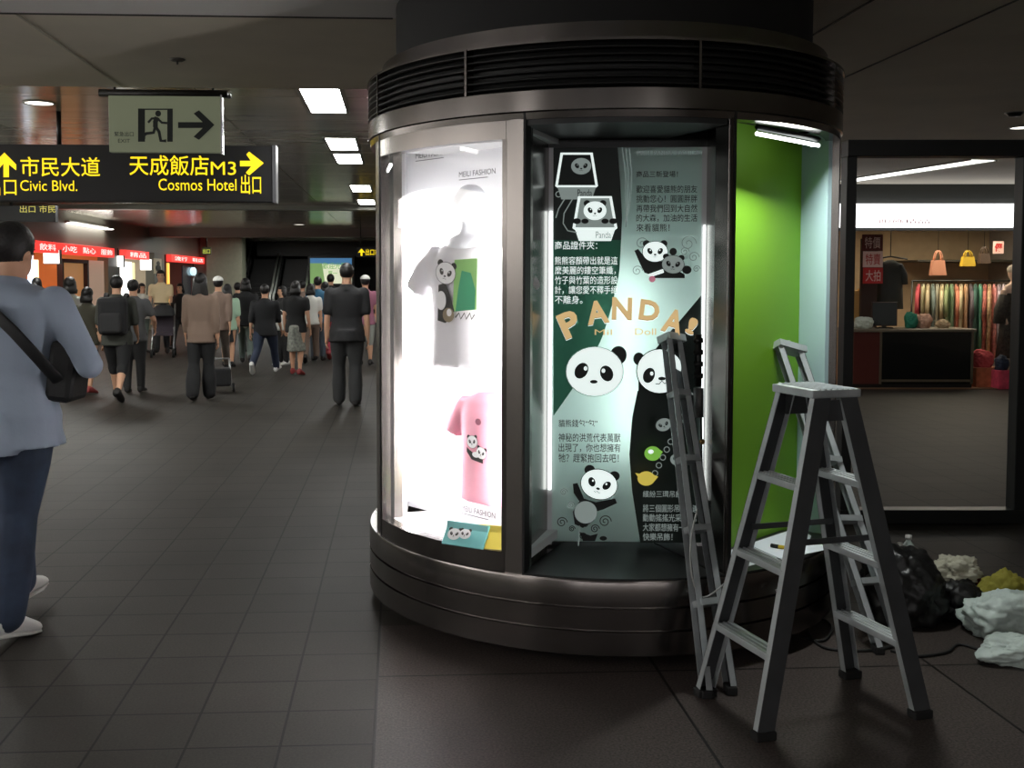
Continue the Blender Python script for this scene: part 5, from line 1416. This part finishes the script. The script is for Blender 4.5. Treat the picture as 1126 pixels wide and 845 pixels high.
    for s in (-1, 1): ex.ell((s * .017 * H, -.0445 * H, .004 * H), (.0065 * H, .004 * H, .0038 * H), eye_m, hm, 8, 6); ex.tube([(s * .009 * H, -.0485 * H, .014 * H), (s * .025 * H, -.044 * H, .014 * H)], .0018 * H, eye_m, 5, hm)
    ex.ell((0, -.0475 * H, -.036 * H), (.012 * H, .004 * H, .0032 * H), lip_m, hm, 8, 6)
    e2 = ex.build('extra'); me = ob.data
    bm = bmesh.new(); bm.from_mesh(me); n0 = len(me.polygons)
    me.materials.clear()
    for m in ex.mats: me.materials.append(m)
    bm.from_mesh(e2.data); bm.to_mesh(me); bm.free()
    old = e2.data; bpy.data.objects.remove(e2); bpy.data.meshes.remove(old)
    # hair
    hm_ = hair_m or hair_k
    h = MB()
    vs0 = []
    hb = bmesh.new(); bmesh.ops.create_uvsphere(hb, u_segments=24, v_segments=16, radius=1)
    for v in hb.verts: v.co = Vector((v.co.x * .0505, v.co.y * .0600 + .010, v.co.z * .0580 + .0185))
    lim = -.058
    kill = [f for f in hb.faces if (f.calc_center_median().y < -.018 and f.calc_center_median().z < .034) or (f.calc_center_median().z < lim) or (f.calc_center_median().y < .012 and f.calc_center_median().z < .0)]
    bmesh.ops.delete(hb, geom=kill, context='FACES')
    ret = bmesh.ops.solidify(hb, geom=list(hb.faces), thickness=.006)
    for v in hb.verts: v.co *= H
    h.bm(hb, None, hm)
    if hair in ('long', 'bob', 'tail'):
        zl = {'long': -.15, 'bob': -.075, 'tail': -.06}[hair]
        rows = [(.03, .052, .042, .018), (-.03, .058, .042, .022), (zl * .6, .066, .036, .028), (zl, .060, .024, .032)]
        vs_ = []; n = 16
        for (z, rx, ry, oy) in rows:
            for q in range(n):
                a = 2 * PI * q / n; vs_.append(Vector((rx * math.cos(a), ry * math.sin(a) + oy, z)) * H)
        fs_ = []
        for j in range(3):
            for q in range(n):
                a = j * n + q; b = j * n + (q + 1) % n; fs_.append((a, b, b + n, a + n))
        fs_ += [tuple(range(n)), tuple(range(3 * n, 4 * n))]
        h.add(vs_, fs_, None, True, hm)
    if hair == 'tail': h.tube([Vector(p) * H for p in ((0, .06, .03), (0, .095, .0), (0, .09, -.10), (0, .08, -.14))], [.014 * H, .02 * H, .016 * H, .006 * H], None, 10, hm)
    hair_o = h.build('hair', hm_, t)
    if hair == 'cap':
        c = MB(); hb = bmesh.new(); bmesh.ops.create_uvsphere(hb, u_segments=20, v_segments=12, radius=1)
        for v in hb.verts: v.co = Vector((v.co.x * .056, v.co.y * .066 + .008, max(0, v.co.z) * .05 + .035)) * H
        c.bm(hb, None, hm); c.ell((0, -.07 * H, .036 * H), (.042 * H, .04 * H, .005 * H), None, hm, 14, 6)
        c.build('cap', mat('cap_white', rgb(225, 225, 220), .8), hair_o)
    # shirt
    g = MB()
    lo = {0: -.075}.get(hem, None)
    torso(g, 1, -.075 if hem >= .02 else -.04 if hem > -.02 else .0, .312, .0105 + .03 * max(0, build - 1), hemout=.006 + .1 * max(0, hem - .06), straight=True)
    g.tube([sp(0, .002, zh + .29) * H, sp(0, .0, zh + .33) * H], [(.068 * build * H, .054 * H), (.044 * H, .044 * H)], n=16)
    if hem > .06:                    # long hem: skirtlike extension
        a0, b0 = sp(0, 0, zh + .015), sp(0, 0, zh - hem)
        g.tube([a0 * H, b0 * H], [(.112 * build * H, .084 * H * (.5 + .5 * build)), (.128 * build * H, .100 * H * (.5 + .5 * build))], n=20)
    for s, sh, el, wr in A_:
        pts = [sh, sh.lerp(el, .5), el]; rr = [.043, .038, .034]
        if sleeve <= 1.0: pts = [sh, sh.lerp(el, sleeve * .6), sh.lerp(el, sleeve)]; rr = [.043, .040, .038 if sleeve < .95 else .034]
        else: pts = [sh, sh.lerp(el, .5), el, el.lerp(wr, sleeve - 1)]; rr = [.043, .037, .033, .026]
        limb(g, pts, rr)
    remesh(g, 'shirt', top, vox, t, 3)
    # trousers, shorts or skirt
    g = MB()
    torso(g, 1, -.075, .05, .0075)
    if skirt:
        zk = zh - .245 * blen * 2; cy = (J[0][2].y + J[1][2].y) / 2
        g.tube([sp(0, 0, zh - .0) * H, Vector((0, cy * .5, (zh + zk) / 2)) * H, Vector((0, cy, zk)) * H], [(.104 * build * H, .076 * H), (.118 * bflare * H, .10 * bflare * H), (.128 * bflare * H, .112 * bflare * H)], n=20)
    else:
        for s, hip, kn, an, b_ in J:
            f = blen * 2
            if f <= 1: pts = [hip - Vector((0, 0, .01)), hip.lerp(kn, f * .5), hip.lerp(kn, f)]; rr = [.064 * build, .062 * build, .056 * bflare]
            else:
                e = kn.lerp(an, min(1.0, f - 1) * .97); pts = [hip - Vector((0, 0, .01)), hip.lerp(kn, .5), kn, kn.lerp(e, .55), e]; rr = [.064 * (.5 + .5 * build), .057 * (.5 + .5 * build), .045, .041 * bflare, .037 * bflare]
            limb(g, pts, rr)
    remesh(g, 'skirt' if skirt else 'trousers' if blen > .75 else 'shorts', bottom, vox, t, 3)
    # shoes
    for s, hip, kn, an, b_ in J:
        pitch = -max(-.2, min(1.0, -b_)) if b_ < 0 else min(.35, b_ * .6)
        Ms = Matrix.Translation(an * H) @ Matrix.Rotation(-pitch if b_ < 0 else -pitch, 4, 'X') @ Matrix.Rotation(s * R(6), 4, 'Z')
        if b_ < 0: Ms = Matrix.Translation(an * H) @ Matrix.Rotation(-b_ * .85, 4, 'X') @ Matrix.Rotation(s * R(6), 4, 'Z')
        g = MB(); n = 14; vs_ = []; rows = [(.038, .012, .012), (.034, .024, .030), (.010, .026, .034), (-.03, .027, .026), (-.07, .031, .018), (-.098, .024, .013), (-.110, .010, .008)]
        for (y, w, hh) in rows:
            for q in range(n):
                a = 2 * PI * q / n; z = math.sin(a) * hh
                vs_.append(Vector((w * math.cos(a), y, -.043 + max(0, hh + z) + .0)) * H)
        fs_ = []
        for j in range(len(rows) - 1):
            for q in range(n):
                a = j * n + q; b = j * n + (q + 1) % n; fs_.append((a, b, b + n, a + n))
        fs_ += [tuple(range(n)), tuple(range((len(rows) - 1) * n, len(rows) * n))]
        g.add(vs_, fs_, None, True, Ms); o = g.build('shoe', shoes or m_dark, t)
        if sole:
            g = MB(); g.tube([Ms @ (Vector((0, y, -.041)) * H) for y in (.036, 0, -.06, -.106)], [(.024 * H, .006 * H), (.028 * H, .006 * H), (.033 * H, .006 * H), (.018 * H, .006 * H)], n=10); g.build('sole', sole, o)
    # rest the lowest point of the figure on the floor
    zmin = min((Matrix.Identity(4) @ v.co).z for c in t.children for v in c.data.vertices)
    t.location.z -= zmin
    return t
AWAY = ANG + PI
WALK = ((24, 4), (-16, 22)); WALK2 = ((-14, 26), (22, 5)); STAND = ((2, 2), (-2, 3))
SW = ((-18, .10, 14), (16, .10, 18)); SW2 = ((16, .10, 18), (-18, .10, 14)); RELAX = ((0, .12, 12), (0, .12, 12))
def foot(px, py): return at_z(px, py)

# the man nearest the viewer, at the left edge
near_shirt = mat('cloth_pale_blue', rgb(150, 163, 180), .85, bump=.5, bscale=9)
man = person('man at the left picture edge in pale blue shirt and jeans, walking away with bag', foot(8, 692), 1.74, AWAY - R(20), ((-8, 5), (22, 14)), ((4, .52, 75, -.85), (-6, .30, 40)), lean=6, build=1.3,
             top=near_shirt, sleeve=1.35, hem=.09, bottom=mat('cloth_jeans', rgb(44, 56, 76), .85, var=.3, vscale=7, bump=.5, bscale=10), bflare=1.25, shoes=mat('shoe_white', rgb(215, 215, 212), .6), sole=mat('shoe_sole', rgb(190, 190, 185), .7), hair='short', vox=.011, headz=-.012, headnod=8)
# the near man's shoulder bag: strap across the back, bag at the hip
mx, my = man.location.x, man.location.y
def MW(px, py, dy=0.0): return at_y(px, py, my + dy)
sb = thing('shoulder_bag', 'black shoulder bag with a long strap hanging on the man in pale blue', 'bag', MW(68, 440, -.02))
c0 = sb.location
g = MB(); g.bb((-.06, -.06, -.005), (.055, .16, .25), mat('bag_nylon', rgb(16, 16, 18), .6, bump=.3, bscale=25), Matrix.Rotation(R(8), 4, 'Y'), .025); g.build('body', None, sb)
g = MB(); P_ = [MW(-26, 330, -.02), MW(-8, 343, -.165), MW(15, 365, -.19), MW(38, 390, -.185), MW(58, 412, -.13), MW(70, 425, -.03)]
P_ = [p - c0 for p in P_]
g.tube(P_, [(.026, .006)] * 6, mat('strap_black', rgb(18, 18, 20), .7), 8, up=(0, 1, 0)); g.build('strap', None, sb)
blk = cloth('black', (30, 30, 32)); chc = cloth('charcoal', (52, 53, 54)); nav = cloth('navy', (36, 46, 66)); wht = cloth('white', (215, 215, 208)); dkg = cloth('dark_grey', (42, 42, 43))
tanc = cloth('tan', (130, 110, 96)); brn = cloth('brown', (128, 108, 96)); cre = cloth('cream', (222, 200, 160)); oli = cloth('olive', (62, 64, 58)); gry = cloth('grey', (92, 93, 95)); lgy = cloth('pale_grey', (150, 152, 145))
grn = cloth('pale_green', (165, 195, 170)); blu = cloth('blue', (45, 95, 125)); crm = cloth('crimson', (140, 38, 55)); pnk = cloth('pink_purple', (150, 95, 115)); ptn = mat('cloth_pattern', rgb(128, 130, 122), .85, var=.4, vscale=25)
gtr = cloth('grey_green', (98, 110, 104)); sk_ = mat('shoe_dark', rgb(28, 26, 25), .6); sr_ = mat('shoe_red', rgb(130, 40, 40), .6); sw_ = MATS['shoe_white']
def crowd(label, px, top_y, feet_y, **k):
    Hh = (feet_y - top_y) / (feet_y - 305.7) * 1.5
    hd = k.pop('heading', AWAY)
    k.setdefault('vox', .0135 * Hh)
    return person(label, foot(px, feet_y), Hh, hd, k.pop('legs', STAND), k.pop('arms', RELAX), **k)
dark_man = crowd('man in black shirt and charcoal trousers standing nearest the kiosk edge, seen from behind', 382, 291, 447, legs=((-4, 3), (5, 3)), arms=((-6, .13, 12), (-8, .12, 16)), build=1.12, top=blk, sleeve=.75, hem=.07, bottom=chc, bflare=1.25, shoes=sk_, hair='short', headnod=6, vox=.015)
tan_w = crowd('long haired woman in tan top and wide black trousers walking away', 222, 302, 441, legs=((6, 3), (-8, 8)), arms=((-8, .12, 15), (6, .12, 15)), top=tanc, sleeve=1.55, hem=.05, bottom=blk, bflare=1.45, shoes=sk_, hair='long', vox=.015)
pack_p = crowd('person with large black backpack, olive shirt and black shorts walking away', 130, 302, 441, legs=WALK2, arms=((4, .16, 40), (-4, .14, 40)), build=1.08, top=oli, sleeve=.9, hem=.05, bottom=blk, blen=.62, bflare=1.15, shoes=sk_, hair='short', headnod=10, vox=.015)
crowd('man in grey T shirt just right of the backpack wearer', 148, 308, 432, legs=STAND, arms=((10, .40, 40), (0, .1, 20)), build=1.05, top=gry, sleeve=.6, hem=.05, bottom=dkg, shoes=sk_, hair='short')
crowd('dark haired woman in grey top and dark trousers before the orange doorway', 79, 306, 431, legs=((3, 2), (-6, 6)), top=lgy, sleeve=.5, hem=.04, bottom=dkg, shoes=sk_, hair='bob', heading=AWAY + .3)
crowd('girl in dark olive top and short skirt right of the woman at the orange doorway', 98, 317, 433, legs=((-6, 4), (8, 4)), top=cloth('dark_olive', (62, 60, 48)), sleeve=.4, hem=.03, bottom=dkg, blen=.5, skirt=True, bflare=.85, shoes=sr_, hair='bob', heading=AWAY - .3)
cream_m = crowd('man in cream shirt facing the viewer and pushing a stroller', 178, 298, 389, heading=ANG + .15, legs=((8, 4), (-10, 10)), arms=((28, .1, 42), (28, .1, 42)), top=cre, sleeve=.6, hem=.05, bottom=dkg, shoes=sk_, hair='short')
crowd('person in black top facing the viewer left of the tan topped woman', 199, 311, 386, heading=ANG - .2, legs=WALK, top=blk, sleeve=1.4, bottom=dkg, shoes=sk_, hair='bob')
crowd('woman in white top standing left of the stroller', 157, 312, 388, heading=ANG + .8, top=wht, sleeve=.5, bottom=gtr, shoes=sk_, hair='bob')
crowd('person in white cap and brown jacket walking beside the tan topped woman', 241, 304, 410, legs=WALK, arms=SW, top=brn, sleeve=1.5, hem=.06, bottom=cloth('taupe', (98, 88, 80)), shoes=sk_, hair='cap')
crowd('woman in pale green top and short black skirt with bare legs', 251, 313, 404, legs=((-4, 3), (7, 4)), top=grn, sleeve=.9, hem=.08, bottom=blk, blen=.46, skirt=True, bflare=.8, shoes=sk_, hair='long')
crowd('person in black top and grey green trousers carrying a pale bag', 271, 305, 401, legs=WALK2, arms=SW, top=blk, sleeve=1.0, hem=.04, bottom=gtr, shoes=sk_, hair='bob', heading=AWAY + .1)
nav_p = crowd('striding person in black top, navy jeans and white shoes', 292, 308, 411, legs=((30, 6), (-24, 30)), arms=SW2, build=1.15, top=cloth('ink', (22, 23, 26)), sleeve=1.2, hem=.06, bottom=nav, shoes=sw_, hair='short', heading=AWAY - .15)
crowd('pale faced person in dark grey turning left behind the patterned skirt', 311, 315, 402, heading=ANG - 1.1, top=dkg, sleeve=1.2, bottom=dkg, shoes=sw_, hair='bob')
skirt_w = crowd('woman in black top and grey patterned skirt with bare legs and red shoes', 326, 310, 413, legs=((-5, 4), (8, 4)), arms=((-4, .16, 20), (4, .14, 12)), build=1.05, top=cloth('soot', (26, 26, 27)), sleeve=.5, hem=.02, bottom=ptn, blen=.56, skirt=True, bflare=.92, shoes=sr_, hair='bob', heading=AWAY - .2)
crowd('person in white top right of the patterned skirt, small and far', 342, 311, 399, legs=WALK, top=wht, sleeve=.6, bottom=brn, shoes=sk_, hair='bob')
crowd('person in blue top below the lit billboard', 350, 305, 397, legs=STAND, top=blu, sleeve=.7, hem=.05, bottom=cloth('grey_blue', (70, 78, 88)), shoes=sk_, hair='short')
crowd('person in dark top and crimson trousers left of the man nearest the kiosk', 358, 309, 395, legs=WALK2, top=cloth('dusk', (58, 58, 66)), sleeve=.7, bottom=crm, shoes=sr_, hair='bob')
crowd('far man in dark top whose head shows against the lit billboard', 364, 302, 386, top=dkg, sleeve=.8, bottom=chc, shoes=sk_, hair='short')
crowd('person in white cap and pink purple top squeezed between black shirted man and kiosk', 402, 304, 402, legs=STAND, top=pnk, sleeve=.5, hem=.04, bottom=lgy, blen=.6, shoes=sk_, hair='cap')
crowd('shopper with black hair at the shop front behind the pale blue shoulder', 42, 306, 402, heading=AWAY + .9, top=blk, sleeve=.8, bottom=dkg, shoes=sk_, hair='bob')
crowd('far person in grey between the striding person and the woman in pale green', 262, 310, 392, legs=WALK, top=gry, sleeve=.8, bottom=blk, shoes=sk_, hair='short')
crowd('far person in tan top behind the patterned skirt', 333, 308, 388, legs=WALK2, top=brn, sleeve=.7, bottom=dkg, shoes=sk_, hair='short')

# backpack
p = pack_p.location; Hh = (441 - 302) / (441 - 305.7) * 1.5
bp_ = thing('backpack', 'large black backpack worn by the person in olive shirt', 'backpack', (p.x, p.y, p.z + Hh * .62), AWAY)
g = MB(); g.box((0, .17, .06), (.34, .20, .46), blk, None, .06); g.build('main_pocket', None, bp_)
g = MB(); g.box((0, .28, -.02), (.25, .07, .24), dkg, None, .03); g.build('front_pocket', None, bp_)
for s in (-1, 1):
    g = MB(); g.tube([(s * .11, .09, .26), (s * .12, .0, .33), (s * .12, -.12, .22), (s * .13, -.13, .05), (s * .14, .07, -.12)], [(.028, .007)] * 5, blk, 8); g.build('shoulder_strap', None, bp_)
# pale bag carried by the grey green trousers
q = foot(277, 401); hb_ = thing('hand_bag', 'small pale bag held at the side of the grey green trousers', 'bag', (q.x, q.y - .05, .62), AWAY)
g = MB(); g.box((0, 0, .12), (.26, .09, .22), cloth('bag_pale', (170, 172, 160)), None, .03); g.build('body', None, hb_)
g = MB(); g.tube([(.09 * math.cos(a), 0, .22 + .12 * math.sin(a)) for a in [PI * k / 8 for k in range(9)]], .008, MATS['fabric_bag_pale'], 6); g.build('handle', None, hb_)
q = foot(313, 402); hb2 = thing('hand_bag', 'white bag hanging low behind the striding person', 'bag', (q.x - .05, q.y - .18, .62), AWAY)
g = MB(); g.box((0, 0, .12), (.2, .08, .26), wht, None, .025); g.build('body', None, hb2)
g = MB(); g.tube([(.07 * math.cos(a), 0, .24 + .10 * math.sin(a)) for a in [PI * k / 8 for k in range(9)]], .007, wht, 6); g.build('handle', None, hb2)

# stroller pushed by the cream shirted man, and the little wheeled trolley
q = foot(180, 392)
st = thing('stroller', 'dark folding stroller pushed towards the viewer by the man in cream', 'stroller', q, ANG + .15)
tb = mat('stroller_tube', rgb(150, 150, 150), .35, .8)
for s in (-1, 1):
    g = MB(); g.tube([(s * .2, -.35, .08), (s * .2, .1, .55), (s * .2, .42, 1.0)], .014, tb, 8); g.tube([(s * .2, .25, .08), (s * .2, -.05, .55)], .014, tb, 8); g.build('side_frame', None, st)
    for y in (-.36, .26):
        g = MB(); g.tube([(s * .2 - .02, y, .08), (s * .2 + .02, y, .08)], .08, rub, 16); g.build('wheel', None, st)
g = MB(); g.tube([(-.2, .42, 1.0), (.2, .42, 1.0)], .016, m_dark, 8); g.build('handle', None, st)
g = MB(); g.prism([(-.18, .40), (.18, .40), (.18, .46), (-.18, .46)], -.15, .18, cloth('seat', (60, 52, 60))); g.prism([(-.18, .42), (.18, .42), (.17, .85), (-.17, .85)], .16, .20, MATS['fabric_seat']); g.build('seat', None, st)
g = MB(); g.lathe([(0, .22), (.12, .2), (.2, .12), (.22, .0)], dkg, 16, Matrix.Translation((0, .08, .78)), smooth=True); g.build('canopy', None, st)
q = foot(243, 431)
tr_ = thing('luggage_trolley', 'small dark wheeled trolley at the side of the tan topped woman', 'trolley', q, AWAY + .2)
g = MB(); g.tube([(-.14, 0, .06), (-.12, -.25, .42)], .012, tb, 6); g.tube([(.14, 0, .06), (.12, -.25, .42)], .012, tb, 6); g.tube([(-.12, -.25, .42), (.12, -.25, .42)], .012, tb, 6); g.build('frame', None, tr_)
g = MB(); g.box((0, .02, .20), (.26, .20, .24), cloth('trolley', (34, 34, 36)), None, .03); g.build('bag_body', None, tr_)
for s in (-1, 1):
    g = MB(); g.tube([(s * .16 - .015, .05, .06), (s * .16 + .015, .05, .06)], .06, rub, 14); wh_ = g.build('wheel', None, tr_)
    g = MB(); g.lathe([(0, -.02), (.03, -.02), (.03, .02), (0, .02)], tb, 10, Matrix.Translation((s * .16, .05, .06)) @ Matrix.Rotation(R(90), 4, 'Y')); g.build('hub', None, wh_)
